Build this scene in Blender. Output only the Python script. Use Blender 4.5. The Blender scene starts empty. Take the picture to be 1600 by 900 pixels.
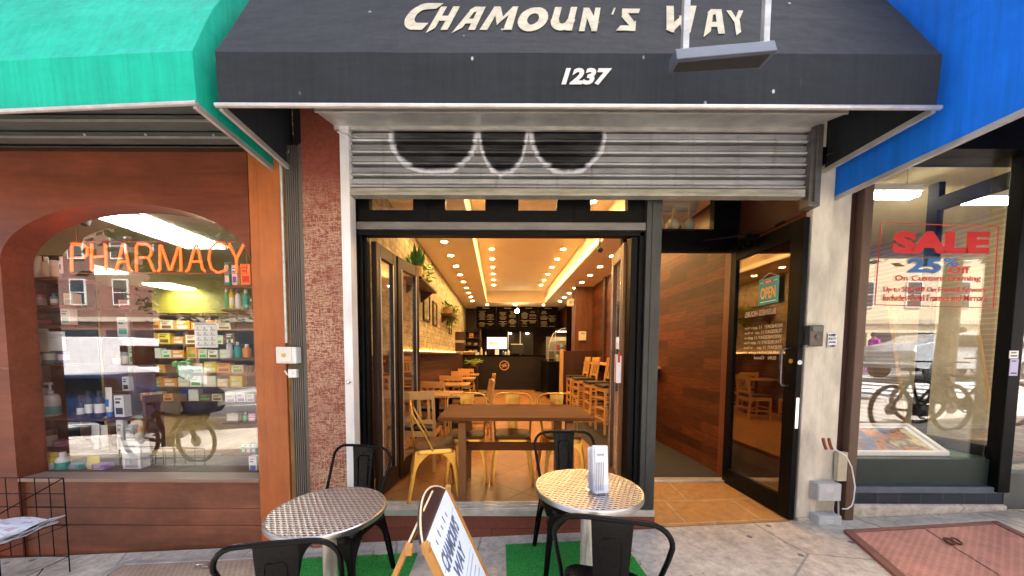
import bpy, math, random
from mathutils import Vector, Matrix
random.seed(7)
SC = bpy.context.scene
COL = SC.collection

# ------------------------------------------------------------------ camera
F, PX, PY = 520.0, 778.0, 582.0
TH, RO, CH = math.radians(3.2), math.radians(0.2), 1.42
_f = Vector((0, math.cos(TH), -math.sin(TH)))
_r0 = Vector((1, 0, 0)); _u0 = _r0.cross(_f)
_r = math.cos(RO) * _r0 + math.sin(RO) * _u0
_u = -math.sin(RO) * _r0 + math.cos(RO) * _u0
cd = bpy.data.cameras.new('camera'); cam = bpy.data.objects.new('camera', cd); COL.objects.link(cam)
cd.sensor_width = 36; cd.lens = F / 1600 * 36
cd.shift_x = (800 - PX) / 1600; cd.shift_y = (PY - 450) / 1600
cd.clip_start = 0.05; cd.clip_end = 400
cam.matrix_world = Matrix(((_r.x, _u.x, -_f.x, 0), (_r.y, _u.y, -_f.y, 0), (_r.z, _u.z, -_f.z, CH), (0, 0, 0, 1)))
SC.camera = cam

# ------------------------------------------------------------------ light
w = bpy.data.worlds.new('World'); SC.world = w; w.use_nodes = True
nt = w.node_tree; bg = nt.nodes['Background']
sky = nt.nodes.new('ShaderNodeTexSky'); sky.sky_type = 'NISHITA'; sky.sun_disc = False
SUN_EL, SUN_AZ = math.radians(62), math.radians(28)      # azimuth clockwise from +Y
sky.sun_elevation = SUN_EL; sky.sun_rotation = SUN_AZ
sky.air_density = 1.0; sky.dust_density = 6.0; sky.ozone_density = 0.0
nt.links.new(sky.outputs[0], bg.inputs[0]); bg.inputs[1].default_value = 0.15
sl = bpy.data.lights.new('sun', 'SUN'); sl.energy = 4.0; sl.angle = math.radians(.6); sl.color = (1, .96, .9)
sun = bpy.data.objects.new('sun', sl); COL.objects.link(sun)
sd = Vector((math.sin(SUN_AZ) * math.cos(SUN_EL), math.cos(SUN_AZ) * math.cos(SUN_EL), math.sin(SUN_EL)))
sun.rotation_euler = sd.to_track_quat('Z', 'Y').to_euler(); sun.location = sd * 30
vs = SC.view_settings; vs.view_transform = 'Standard'; vs.look = 'None'; vs.exposure = 2.3; vs.gamma = 1; vs.use_curve_mapping = False

# ------------------------------------------------------------------ helpers
def at(px, py, Y):
    """world point at depth Y seen at photo pixel px, py"""
    d = (px - PX) / F * _r - (py - PY) / F * _u + _f
    return Vector((0, 0, CH)) + d * (Y / d.y)
def g(x, y=0): return 0.052 * (x - 1.3)

ORG = {}
def tag(o, label=None, cat=None, group=None, kind=None):
    if label: o['label'] = label
    if cat: o['category'] = cat
    if group: o['group'] = group
    if kind: o['kind'] = kind
    return o
def thing(name, label, cat, loc=(0, 0, 0), group=None):
    o = bpy.data.objects.new(name, None); COL.objects.link(o); o.location = loc
    o.empty_display_size = 0.1
    ORG[o.name] = Vector(loc)
    return tag(o, label, cat, group)
def children(o): return [c for c in bpy.data.objects if c.parent == o]
def copy_tree(o, parent=None):
    c = o.copy(); COL.objects.link(c); c.parent = parent
    for ch in children(o): copy_tree(ch, c)
    return c
def place(o, loc, rz=0, label=None, group=None, scale=None):
    o.location = loc; o.rotation_euler = (0, 0, rz)
    if scale: o.scale = (scale,) * 3
    if label: o['label'] = label
    if group: o['group'] = group
    return o

class MB:
    def __init__(s): s.v = []; s.f = []; s.m = []; s.M = None; s.cm = 0
    def add(s, vs_, fs):
        n = len(s.v)
        for p in vs_:
            p = Vector(p)
            s.v.append(s.M @ p if s.M else p)
        for q in fs: s.f.append([n + i for i in q]); s.m.append(s.cm)
        return s
    def box(s, x0, x1, y0, y1, z0, z1):
        if x1 < x0: x0, x1 = x1, x0
        if y1 < y0: y0, y1 = y1, y0
        if z1 < z0: z0, z1 = z1, z0
        return s.add([(x0,y0,z0),(x1,y0,z0),(x1,y1,z0),(x0,y1,z0),(x0,y0,z1),(x1,y0,z1),(x1,y1,z1),(x0,y1,z1)],
                     [(0,3,2,1),(4,5,6,7),(0,1,5,4),(1,2,6,5),(2,3,7,6),(3,0,4,7)])
    def hexa(s, a, b):      # two matching quads (lists of 4 points) joined to a solid
        return s.add(list(a) + list(b), [(0,3,2,1),(4,5,6,7),(0,1,5,4),(1,2,6,5),(2,3,7,6),(3,0,4,7)])
    def tube(s, pts, r, n=8, closed=False, caps=True):
        pts = [Vector(p) for p in pts]; rs = r if isinstance(r, (list, tuple)) else [r] * len(pts)
        k = len(pts); rings = []; prev = None
        for i in range(k):
            if closed: t = pts[(i + 1) % k] - pts[i - 1]
            else: t = pts[min(i + 1, k - 1)] - pts[max(i - 1, 0)]
            if t.length < 1e-9: t = Vector((0, 0, 1))
            t.normalize()
            if prev is None:
                a = Vector((0, 0, 1)) if abs(t.z) < .9 else Vector((1, 0, 0))
                nrm = t.cross(a).normalized()
            else:
                nrm = (prev - t * prev.dot(t))
                nrm = nrm.normalized() if nrm.length > 1e-6 else t.orthogonal().normalized()
            prev = nrm; b = t.cross(nrm)
            rings.append([pts[i] + (nrm * math.cos(2*math.pi*j/n) + b * math.sin(2*math.pi*j/n)) * rs[i] for j in range(n)])
        vs_ = [p for rg in rings for p in rg]; fs = []
        for i in range(k if closed else k - 1):
            i2 = (i + 1) % k
            for j in range(n): fs.append((i*n+j, i*n+(j+1)%n, i2*n+(j+1)%n, i2*n+j))
        if caps and not closed:
            fs.append(tuple(range(n))[::-1]); fs.append(tuple((k-1)*n + j for j in range(n)))
        return s.add(vs_, fs)
    def lathe(s, c, prof, n=24, axis='z'):
        vs_ = []; fs = []; c = Vector(c)
        for r_, z_ in prof:
            for j in range(n):
                a = 2*math.pi*j/n; x, y = r_*math.cos(a), r_*math.sin(a)
                p = (x, y, z_) if axis == 'z' else ((x, z_, y) if axis == 'y' else (z_, x, y))
                vs_.append(c + Vector(p))
        k = len(prof)
        for i in range(k - 1):
            for j in range(n): fs.append((i*n+j, i*n+(j+1)%n, (i+1)*n+(j+1)%n, (i+1)*n+j))
        fs.append(tuple(range(n))[::-1]); fs.append(tuple((k-1)*n+j for j in range(n)))
        return s.add(vs_, fs)
    def prism(s, pts, d):   # planar polygon extruded by vector d
        n = len(pts); d = Vector(d); a = [Vector(p) for p in pts]; b = [p + d for p in a]
        fs = [tuple(range(n))[::-1], tuple(range(n, 2*n))]
        for i in range(n): fs.append((i, (i+1) % n, n+(i+1) % n, n+i))
        return s.add(a + b, fs)
    def quad(s, a, b, c, d): return s.add([a, b, c, d], [(0, 1, 2, 3)])
    def text(s, txt, o, u, v, w_=None, h=None, shear=0, bold=0, depth=.002, align='l'):
        me, bb = text_mesh(txt, shear, bold)
        o, u, v = Vector(o), Vector(u).normalized(), Vector(v).normalized(); nn = u.cross(v)
        bw, bh = bb[2]-bb[0], bb[3]-bb[1]
        if w_ is None: w_ = bw * h / bh
        if h is None: h = bh * w_ / bw
        ox = {'l': 0, 'c': -w_/2, 'r': -w_}[align]
        vs_ = [o + u*((p[0]-bb[0])/bw*w_+ox) + v*((p[1]-bb[1])/bh*h) + nn*(depth if p[2] > 0 else 0) for p in me[0]]
        return s.add(vs_, me[1])
    def build(s, name, mat, parent=None, smooth=False, bevel=0, kind=None, label=None, cat=None, group=None, solid=0, seg=2):
        org = ORG[parent.name] if parent else None
        if org is None:
            if s.v and kind != 'structure':
                xs = [p.x for p in s.v]; ys = [p.y for p in s.v]; zs = [p.z for p in s.v]
                org = Vector(((min(xs)+max(xs))/2, (min(ys)+max(ys))/2, min(zs)))
            else: org = Vector((0, 0, 0))
            loc = org
        else: loc = None
        me = bpy.data.meshes.new(name); me.from_pydata([tuple(p - org) for p in s.v], [], s.f); 
        mats = mat if isinstance(mat, (list, tuple)) else [mat]
        for m_ in mats: me.materials.append(m_)
        if len(mats) > 1: me.polygons.foreach_set('material_index', s.m)
        if smooth:
            me.polygons.foreach_set('use_smooth', [True]*len(me.polygons))
            try: me.set_sharp_from_angle(angle=math.radians(40))
            except Exception: pass
        me.update()
        o = bpy.data.objects.new(name, me); COL.objects.link(o)
        ORG[o.name] = org
        if parent: o.parent = parent
        else: o.location = loc
        if solid:
            md = o.modifiers.new('solid', 'SOLIDIFY'); md.thickness = solid; md.offset = 0
        if bevel:
            md = o.modifiers.new('bevel', 'BEVEL'); md.width = bevel; md.segments = seg; md.limit_method = 'ANGLE'; md.angle_limit = math.radians(40)
        return tag(o, label, cat, group, kind)
_tc = {}
def text_mesh(txt, shear=0, bold=0):
    k = (txt, shear, bold)
    if k in _tc: return _tc[k]
    cu = bpy.data.curves.new('t', 'FONT'); cu.body = txt; cu.shear = shear; cu.offset = bold; cu.extrude = .01; cu.resolution_u = 3
    ob = bpy.data.objects.new('t', cu); COL.objects.link(ob)
    dg = bpy.context.evaluated_depsgraph_get(); me = bpy.data.meshes.new_from_object(ob.evaluated_get(dg))
    vs_ = [tuple(v.co) for v in me.vertices]; fs = [tuple(p.vertices) for p in me.polygons]
    bpy.data.objects.remove(ob); bpy.data.curves.remove(cu); bpy.data.meshes.remove(me)
    bb = (min(p[0] for p in vs_), min(p[1] for p in vs_), max(p[0] for p in vs_), max(p[1] for p in vs_))
    _tc[k] = ((vs_, fs), bb); return _tc[k]

# ------------------------------------------------------------------ materials
class NT:
    def __init__(s, name):
        s.m = bpy.data.materials.new(name); s.m.use_nodes = True; s.t = s.m.node_tree; s.b = s.t.nodes['Principled BSDF']
        s.tc = s.t.nodes.new('ShaderNodeTexCoord').outputs['Object']
    def n(s, typ, **k):
        nd = s.t.nodes.new(typ)
        for a, b in k.items(): setattr(nd, a, b)
        return nd
    def L(s, a, b): s.t.links.new(a, b)
    def mapping(s, scale=(1,1,1), rot=(0,0,0), loc=(0,0,0), src=None):
        nd = s.n('ShaderNodeMapping'); s.L(src or s.tc, nd.inputs[0])
        nd.inputs['Scale'].default_value = scale; nd.inputs['Rotation'].default_value = rot; nd.inputs['Location'].default_value = loc
        return nd.outputs[0]
    def noise(s, scale=5, detail=4, vec=None, rough=.6):
        nd = s.n('ShaderNodeTexNoise'); s.L(vec or s.tc, nd.inputs['Vector']); nd.inputs['Scale'].default_value = scale
        nd.inputs['Detail'].default_value = detail; nd.inputs['Roughness'].default_value = rough
        return nd.outputs['Fac']
    def ramp(s, src, stops):
        nd = s.n('ShaderNodeValToRGB'); s.L(src, nd.inputs[0]); cr = nd.color_ramp
        while len(cr.elements) < len(stops): cr.elements.new(.5)
        for e, (p, c) in zip(cr.elements, stops):
            e.position = p; e.color = (c, c, c, 1) if isinstance(c, (int, float)) else (*c, 1)
        return nd.outputs[0]
    def mix(s, fac, a, b, blend='MIX'):
        nd = s.n('ShaderNodeMix', data_type='RGBA', blend_type=blend)
        for inp, val in ((nd.inputs[0], fac), (nd.inputs[6], a), (nd.inputs[7], b)):
            if isinstance(val, (int, float)): inp.default_value = val
            elif isinstance(val, tuple): inp.default_value = (*val, 1)
            else: s.L(val, inp)
        return nd.outputs[2]
    def math(s, op, a, b=0, c=0):
        nd = s.n('ShaderNodeMath', operation=op)
        for i, val in enumerate((a, b, c)):
            if isinstance(val, (int, float)): nd.inputs[i].default_value = val
            else: s.L(val, nd.inputs[i])
        return nd.outputs[0]
    def bump(s, h, strength=.3, dist=.01):
        nd = s.n('ShaderNodeBump'); nd.inputs['Strength'].default_value = strength; nd.inputs['Distance'].default_value = dist
        s.L(h, nd.inputs['Height']); s.L(nd.outputs[0], s.b.inputs['Normal'])
    def sep(s, src=None):
        nd = s.n('ShaderNodeSeparateXYZ'); s.L(src or s.tc, nd.inputs[0]); return nd.outputs
    def comb(s, x, y, z=0):
        nd = s.n('ShaderNodeCombineXYZ')
        for i, val in enumerate((x, y, z)):
            if isinstance(val, (int, float)): nd.inputs[i].default_value = val
            else: s.L(val, nd.inputs[i])
        return nd.outputs[0]
    def col(s, c):
        if isinstance(c, tuple): s.b.inputs['Base Color'].default_value = (*c, 1)
        else: s.L(c, s.b.inputs['Base Color'])
    def set(s, **k):
        for a, v in k.items():
            i = s.b.inputs[a.replace('_', ' ')]
            if isinstance(v, (int, float)): i.default_value = v
            elif isinstance(v, tuple): i.default_value = (*v, 1)
            else: s.L(v, i)
def M(name, c, rough=.5, metal=0, var=.18, scale=6, bump=.08, bdist=.003, stretch=(1,1,1), spec=.5, bscale=None):
    t = NT(name); vec = t.mapping(stretch)
    n1 = t.noise(scale, 6, vec); f = t.ramp(n1, [(.25, 1-var), (.75, 1+var*.6)])
    t.col(t.mix(1.0, c, f, 'MULTIPLY'))
    n2 = t.noise(scale*3, 4, vec)
    r = t.math('MULTIPLY_ADD', n2, .25*rough+.02, rough-.1*rough)
    t.set(Roughness=r, Metallic=metal); t.b.inputs['Specular IOR Level'].default_value = spec
    if bump: t.bump(t.noise(bscale or scale*8, 5, vec), bump, bdist)
    return t.m
def EM(name, c, strength, base=(.8, .8, .8)):
    t = NT(name); t.col(base); t.b.inputs['Emission Color'].default_value = (*c, 1); t.b.inputs['Emission Strength'].default_value = strength
    return t.m
def GLASS(name, refl=.08, tint=(1, 1, 1), rough=0.0, dirt=0.0):
    t = NT(name); out = t.t.nodes['Material Output']
    tr = t.n('ShaderNodeBsdfTransparent'); tr.inputs[0].default_value = (*tint, 1)
    gl = t.n('ShaderNodeBsdfGlossy'); gl.inputs['Roughness'].default_value = rough; gl.inputs[0].default_value = (1, 1, 1, 1)
    lw = t.n('ShaderNodeLayerWeight'); lw.inputs['Blend'].default_value = .5
    fac = t.math('ADD', t.math('MULTIPLY', t.math('POWER', lw.outputs['Facing'], 5.0), .9), refl)
    fac = t.math('MINIMUM', fac, 1.0)
    mx = t.n('ShaderNodeMixShader'); t.L(fac, mx.inputs[0]); t.L(tr.outputs[0], mx.inputs[1]); t.L(gl.outputs[0], mx.inputs[2])
    last = mx.outputs[0]
    if dirt:
        df = t.n('ShaderNodeBsdfDiffuse'); df.inputs[0].default_value = (.7, .7, .7, 1)
        m2 = t.n('ShaderNodeMixShader'); t.L(t.math('MULTIPLY', t.ramp(t.noise(7, 8), [(.45, 0.0), (.8, 1.0)]), dirt), m2.inputs[0])
        t.L(last, m2.inputs[1]); t.L(df.outputs[0], m2.inputs[2]); last = m2.outputs[0]
    t.L(last, out.inputs[0])
    return t.m
def WOOD(name, c1, c2, rough=.4, axis='x', scale=3, bump=.1, coat=0, wear=0, spec=.4):
    t = NT(name); st = {'x': (.12, 1, 1), 'y': (1, .12, 1), 'z': (1, 1, .12)}[axis]
    v = t.mapping(tuple(a*scale for a in st))
    n1 = t.noise(3, 8, v, .65); n2 = t.noise(22, 6, v, .7)
    n = t.math('ADD', t.math('MULTIPLY', n1, .6), t.math('MULTIPLY', n2, .4))
    cc = t.ramp(n, [(.3, c1), (.68, c2)])
    if wear:
        big = t.ramp(t.noise(1.1, 6, None, .7), [(.35, .55), (.62, 1.1)]); cc = t.mix(wear, cc, t.mix(1.0, cc, big, 'MULTIPLY'))
        sc_ = t.ramp(t.noise(9, 5, t.mapping((.25, 1, 2.5) if axis == 'x' else (2.5, 1, .25)), .8), [(.66, 0), (.70, 1)])
        cc = t.mix(t.math('MULTIPLY', sc_, .30*wear), cc, (.42, .30, .22))
        dk_ = t.ramp(t.noise(3.3, 8, None, .8), [(.62, 0), (.72, 1)]); cc = t.mix(t.math('MULTIPLY', dk_, .5*wear), cc, (.05, .02, .012))
    t.col(cc); t.b.inputs['Specular IOR Level'].default_value = spec; t.set(Roughness=t.math('MULTIPLY_ADD', n2, .2, rough-.08))
    t.b.inputs['Coat Weight'].default_value = coat
    t.bump(n2, bump, .003)
    return t.m
def PLANK(name, plane, c1, c2, mortar, bw, bh, rough=.4, msize=.003, grain=True, offset=.5, dirt=.3, bump=.2, gscale=(1, 9), smooth=.1, rot=0):
    """brick-texture surface; plane picks the two object axes"""
    t = NT(name); s = t.sep(); ax = {'x': s[0], 'y': s[1], 'z': s[2]}
    v = t.comb(ax[plane[0]], ax[plane[1]])
    if rot: v = t.mapping((1, 1, 1), (0, 0, rot), src=v)
    b = t.n('ShaderNodeTexBrick'); t.L(v, b.inputs['Vector']); b.offset = offset
    for k, val in (('Scale', 1), ('Mortar Size', msize), ('Mortar Smooth', smooth), ('Bias', 0), ('Brick Width', bw), ('Row Height', bh)): b.inputs[k].default_value = val
    b.inputs['Color1'].default_value = (*c1, 1); b.inputs['Color2'].default_value = (*c2, 1); b.inputs['Mortar'].default_value = (*mortar, 1)
    gv = t.mapping((gscale[0], gscale[1], 1), src=v)
    gn = t.noise(3, 8, gv, .7); f = t.ramp(gn, [(.25, 1-dirt*1.3), (.75, 1+dirt*.5)])
    t.col(t.mix(1.0, b.outputs['Color'], f, 'MULTIPLY'))
    t.set(Roughness=t.math('MULTIPLY_ADD', gn, .25, rough-.1)); t.b.inputs['Specular IOR Level'].default_value = .3
    h = t.math('ADD', t.math('MULTIPLY', b.outputs['Fac'], -1), t.math('MULTIPLY', gn, .25))
    t.bump(h, bump, .006)
    return t.m

def m_canvas(name, c, var=.2, rough=.75, streak=.25, specks=True):
    t = NT(name)
    st = t.noise(2.2, 6, t.mapping((9, 9, .35)), .75)
    n1 = t.noise(1.6, 6)
    f = t.mix(1.0, t.ramp(n1, [(.3, 1-var), (.7, 1+var)]), t.ramp(st, [(.35, 1-streak*.6), (.72, 1+streak)]), 'MULTIPLY')
    base = t.mix(1.0, c, f, 'MULTIPLY')
    if specks:
        lines = t.ramp(t.noise(5.5, 2, t.mapping((16, 16, .25))), [(.72, 0), (.76, 1)])
        base = t.mix(t.math('MULTIPLY', lines, .12), base, (.5, .5, .5))
        v = t.n('ShaderNodeTexVoronoi'); t.L(t.mapping((5, 5, 3.5)), v.inputs['Vector']); v.inputs['Scale'].default_value = 1.3
        sp = t.ramp(v.outputs['Distance'], [(.045, 1), (.07, 0)])
        msk = t.ramp(t.noise(2.5, 2), [(.5, 0), (.58, 1)])
        base = t.mix(t.math('MULTIPLY', t.math('MULTIPLY', sp, msk), .8), base, (.65, .63, .62))
    t.col(base); t.set(Roughness=rough); t.b.inputs['Specular IOR Level'].default_value = .25
    t.bump(t.math('ADD', t.math('MULTIPLY', t.noise(1.8, 3, t.mapping((1, 1, 1.8))), 14), t.noise(400, 2)), .5, .006)
    return t.m

def m_concrete(name, c=(.42, .40, .37), joints=True):
    t = NT(name)
    a = t.noise(1.3, 8, None, .65); b = t.noise(16, 8, None, .75); d = t.noise(90, 4)
    f = t.mix(1.0, t.ramp(a, [(.3, .62), (.7, 1.15)]), t.ramp(b, [(.3, .55), (.7, 1.2)]), 'MULTIPLY')
    base = t.mix(1.0, c, f, 'MULTIPLY')
    v = t.n('ShaderNodeTexVoronoi'); t.L(t.mapping((1, 1, 1)), v.inputs['Vector']); v.inputs['Scale'].default_value = 5.5
    gum = t.ramp(v.outputs['Distance'], [(.10, 1), (.13, 0)])
    base = t.mix(t.math('MULTIPLY', gum, .85), base, (.10, .095, .09))
    crk = t.n('ShaderNodeTexVoronoi', feature='DISTANCE_TO_EDGE'); t.L(t.mix(.12, t.tc, t.n('ShaderNodeTexNoise').outputs['Color']), crk.inputs['Vector']); crk.inputs['Scale'].default_value = .9
    base = t.mix(t.ramp(crk.outputs['Distance'], [(.002, .6), (.007, 0)]), base, (.08, .075, .07))
    pt = t.ramp(t.noise(9, 10, None, .85), [(.66, 0), (.70, 1)])
    base = t.mix(t.math('MULTIPLY', pt, .55), base, (.72, .70, .68))
    t.col(base); t.set(Roughness=.85)
    t.bump(t.math('ADD', b, t.math('MULTIPLY', d, .5)), .35, .006)
    return t.m

def m_crackle(name):
    """red brown laminate panel with a cream cross-hatched fleck"""
    t = NT(name)
    a = t.noise(6, 2, t.mapping((2.4, 2.4, 17)), .6); b = t.noise(6, 2, t.mapping((19, 19, 2.4)), .6)
    la = t.ramp(a, [(.50, 0), (.53, 1), (.57, 1), (.61, 0)]); lb = t.ramp(b, [(.53, 0), (.56, 1), (.585, 1), (.61, 0)])
    ln = t.math('MAXIMUM', la, lb)
    big = t.ramp(t.noise(1.6, 3), [(.35, .45), (.6, 1)])
    base = t.mix(1.0, (.20, .045, .028), t.ramp(t.noise(30, 5), [(.3, .75), (.7, 1.2)]), 'MULTIPLY')
    z = t.ramp(t.math('MULTIPLY', t.sep()[2], .36), [(.90, 1), (1.0, .12)])  # flecks fade near the top: shade under the awning put into the colour
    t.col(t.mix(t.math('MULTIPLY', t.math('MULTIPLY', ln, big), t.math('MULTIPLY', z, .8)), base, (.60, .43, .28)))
    t.set(Roughness=.42); t.bump(ln, .12, .002)
    return t.m

def m_table():
    """pressed steel table top with rows of overlapping scallops"""
    t = NT('scalloped_steel'); s = t.sep()
    v = t.math('DIVIDE', s[1], .019); row = t.math('FLOOR', v); odd = t.math('MODULO', t.math('ABSOLUTE', row), 2)
    u = t.math('ADD', t.math('DIVIDE', s[0], .027), t.math('MULTIPLY', odd, .5))
    fu = t.math('SUBTRACT', t.math('FRACT', u), .5); fv = t.math('FRACT', v)
    r = t.math('SQRT', t.math('ADD', t.math('MULTIPLY', t.math('MULTIPLY', fu, fu), 2.2), t.math('MULTIPLY', t.math('MULTIPLY', fv, fv), .9)))
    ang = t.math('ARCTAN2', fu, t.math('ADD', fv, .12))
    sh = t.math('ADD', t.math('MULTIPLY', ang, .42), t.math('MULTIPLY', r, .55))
    shade = t.ramp(sh, [(.0, .16), (.22, .45), (.5, 1.0), (.78, .35)])  # light and shade of each scallop put into the colour
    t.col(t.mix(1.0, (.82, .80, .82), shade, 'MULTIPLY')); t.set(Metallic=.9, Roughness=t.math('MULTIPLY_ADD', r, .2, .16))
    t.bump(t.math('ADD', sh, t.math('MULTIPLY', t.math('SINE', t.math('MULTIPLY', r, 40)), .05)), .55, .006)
    return t.m

def m_plate(name, c, sc=26):
    t = NT(name); s = t.sep(t.mapping((1, 1, 1), (0, 0, math.radians(12))))
    a = t.math('SINE', t.math('MULTIPLY', s[0], sc*6.28)); b = t.math('SINE', t.math('MULTIPLY', s[1], sc*6.28))
    h = t.ramp(t.math('MULTIPLY', a, b), [(.25, 0), (.6, 1)])
    n = t.noise(5, 8, None, .75); f = t.ramp(n, [(.3, .6), (.7, 1.25)])
    base = t.mix(1.0, c, f, 'MULTIPLY')
    base = t.mix(t.math('MULTIPLY', h, .35), base, tuple(min(1, x*1.7+.06) for x in c))
    base = t.mix(t.ramp(t.noise(12, 8, None, .8), [(.66, 0), (.72, .6)]), base, (.6, .56, .54))
    t.col(base); t.set(Roughness=.6, Metallic=.15); t.bump(h, .6, .005)
    return t.m


def m_shutter():
    """galvanised slats with sprayed black blobs ringed in pale paint"""
    t = NT('sprayed_galvanised_steel'); s = t.sep()
    wob = t.math('MULTIPLY', t.math('SUBTRACT', t.noise(5, 5, None, .7), .5), .22)
    blk = None; wht = None
    for cx, cz, rx, rz in SPRAY:
        dx = t.math('DIVIDE', t.math('SUBTRACT', s[0], cx), rx); dz = t.math('DIVIDE', t.math('SUBTRACT', s[2], cz), rz)
        d = t.math('ADD', t.math('SQRT', t.math('ADD', t.math('MULTIPLY', dx, dx), t.math('MULTIPLY', dz, dz))), wob)
        ib = t.ramp(d, [(.86, 1), (.93, 0)]); rg = t.ramp(d, [(.78, 0), (.95, .75), (1.12, .6), (1.9, 0)])
        blk = ib if blk is None else t.math('MAXIMUM', blk, ib)
        wht = rg if wht is None else t.math('MAXIMUM', wht, rg)
    n = t.noise(3, 8, t.mapping((.5, 1, 3)), .7)
    base = t.mix(1.0, (.44, .45, .46), t.ramp(n, [(.3, .5), (.7, 1.2)]), 'MULTIPLY')
    base = t.mix(t.ramp(t.noise(2.2, 6, t.mapping((7, 1, .5)), .75), [(.55, 0), (.72, .55)]), base, (.14, .13, .11))
    base = t.mix(t.math('MULTIPLY', wht, t.ramp(t.noise(5, 6, t.mapping((1, 1, 2))), [(.3, .6), (.55, 1)])), base, (.88, .90, 1.0))
    bm = t.math('MULTIPLY', blk, t.ramp(t.noise(4, 6, t.mapping((.6, 1, 5))), [(.3, .85), (.6, 1)]))
    base = t.mix(bm, base, (.004, .004, .005))
    t.col(base); t.set(Roughness=.42, Metallic=t.math('MULTIPLY_ADD', t.math('MAXIMUM', wht, blk), -.55, .62))
    t.bump(t.noise(20, 5), .06, .003)
    return t.m

def m_bark(): return M('bark', (.11, .08, .055), .9, var=.4, scale=6, bump=.8, bdist=.03, stretch=(3, 3, .6))

MT = {}
MT['black_metal'] = M('black_powder_coat', (.003, .003, .0035), .25, 0, var=.2, bump=.02, spec=.13)
MT['gold'] = M('brushed_gold_metal', (.70, .37, .075), .33, .95, var=.22, scale=9, bump=.05)
MT['goldframe'] = WOOD('honey_wood', (.30, .13, .03), (.46, .23, .06), .45, 'z')
MT['seatwood'] = WOOD('dark_seat_wood', (.09, .035, .012), (.17, .07, .025), .5, 'x', spec=.15)
MT['tablewood'] = WOOD('walnut_table', (.060, .018, .005), (.17, .055, .017), .6, 'x', scale=4, coat=0, spec=.08)
MT['tablewood_z'] = WOOD('walnut_leg', (.14, .055, .020), (.30, .13, .052), .5, 'z', scale=4, spec=.15)
MT['chairwood'] = WOOD('beech_chair', (.50, .25, .08), (.66, .38, .14), .4, 'z', scale=4)
MT['blackpad'] = M('black_vinyl', (.015, .013, .012), .35, var=.2, bump=.1)
MT['steel'] = M('brushed_steel', (.55, .54, .53), .30, 1, var=.25, scale=8, bump=.05)
MT['alu'] = M('aluminium', (.62, .60, .57), .38, .7, var=.25, scale=10, bump=.05)
MT['galv'] = M('galvanised', (.55, .55, .53), .42, .5, var=.35, scale=5, bump=.08, stretch=(1, 1, 3))
MT['galvdark'] = M('grey_painted_metal', (.13, .135, .125), .5, .3, var=.35, scale=4)
MT['frameblk'] = M('black_aluminium', (.0035, .0035, .004), .4, 0, var=.3, scale=5, spec=.1)
MT['framegrey'] = M('weathered_grey_frame', (.15, .145, .14), .42, .5, var=.35, scale=5, stretch=(1, 1, 3))
MT['turf'] = M('green_turf', (.03, .36, .06), .9, var=.5, scale=60, bump=1.0, bdist=.01, bscale=260)
MT['white'] = M('white_plastic', (.75, .75, .74), .4, var=.08)
MT['paper'] = M('paper', (.75, .77, .82), .7, var=.08)
MT['conc'] = m_concrete('sidewalk_concrete', (.62, .56, .48))
MT['column'] = M('painted_concrete_column', (.62, .58, .49), .75, var=.5, scale=5, bump=.6, bdist=.008, stretch=(1, 1, .35))
MT['scallop'] = m_table()
MT['crackle'] = m_crackle('flecked_red_panel')
MT['pharmwood'] = WOOD('stained_brown_wood', (.10, .022, .010), (.25, .066, .028), .42, 'x', scale=1.6, bump=.15, wear=.7)
MT['pharmbase'] = WOOD('worn_brown_wood', (.12, .042, .024), (.30, .115, .065), .5, 'x', scale=1.3, bump=.2, wear=1.0)
MT['pharmpost'] = WOOD('orange_brown_post', (.34, .085, .022), (.50, .16, .045), .42, 'z', scale=1.6, bump=.12, wear=.5)
MT['glass'] = GLASS('window_glass', .10, dirt=.05)
MT['glass2'] = GLASS('street_window_glass', .20, dirt=.05)
MT['glass3'] = GLASS('frame_shop_glass', .12, dirt=.05)
MT['clear'] = GLASS('clear_acrylic', .05, (.95, .97, 1))
MT['darkwood'] = WOOD('dark_brown_wood', (.018, .006, .003), (.06, .019, .009), .5, 'z')
MT['darkpanel'] = M('near_black_wood', (.006, .004, .003), .9, spec=0, bump=.05)
MT['rubber'] = M('black_rubber', (.02, .02, .02), .7)
MT['red'] = M('red_paint', (.55, .02, .02), .5)
MT['chrome'] = M('chrome', (.7, .7, .72), .15, 1, var=.1)
MT['spot'] = EM('downlight_glow', (1, .59, .21), 115)
MT['cove'] = EM('tray_side_glow', (1, .45, .11), .5)
MT['ledgeglow'] = EM('ledge_strip_glow', (1, .50, .12), 4)

# ================================================================== GROUND AND STREET
def sheet(name, x0, x1, y0, y1, dz, mat, nx=1):
    b = MB(); n = 8
    for i in range(n):
        a = x0 + (x1-x0)*i/n; c = x0 + (x1-x0)*(i+1)/n
        b.quad((a, y0, g(a)+dz), (c, y0, g(c)+dz), (c, y1, g(c)+dz), (a, y1, g(a)+dz))
    return b.build(name, mat, kind='structure')
sheet('ground', -120, 120, -120, 120, -.20, M('ground_dirt', (.22, .2, .18), .9))
b = MB()
for i in range(40):
    a = -60 + i*3; c = a + 3
    b.quad((a, -2.2, g(a)), (c, -2.2, g(c)), (c, 2.655, g(c)), (a, 2.655, g(a)))
    b.quad((a, -2.2, g(a)-.14), (c, -2.2, g(c)-.14), (c, -2.2, g(c)), (a, -2.2, g(a)))
b.build('sidewalk', MT['conc'], kind='structure')
sheet('road', -60, 60, -13, -2.2, -.14, M('asphalt', (.10, .097, .097), .85, var=.25, scale=3, bump=.4), 8)
b = MB()
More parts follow.
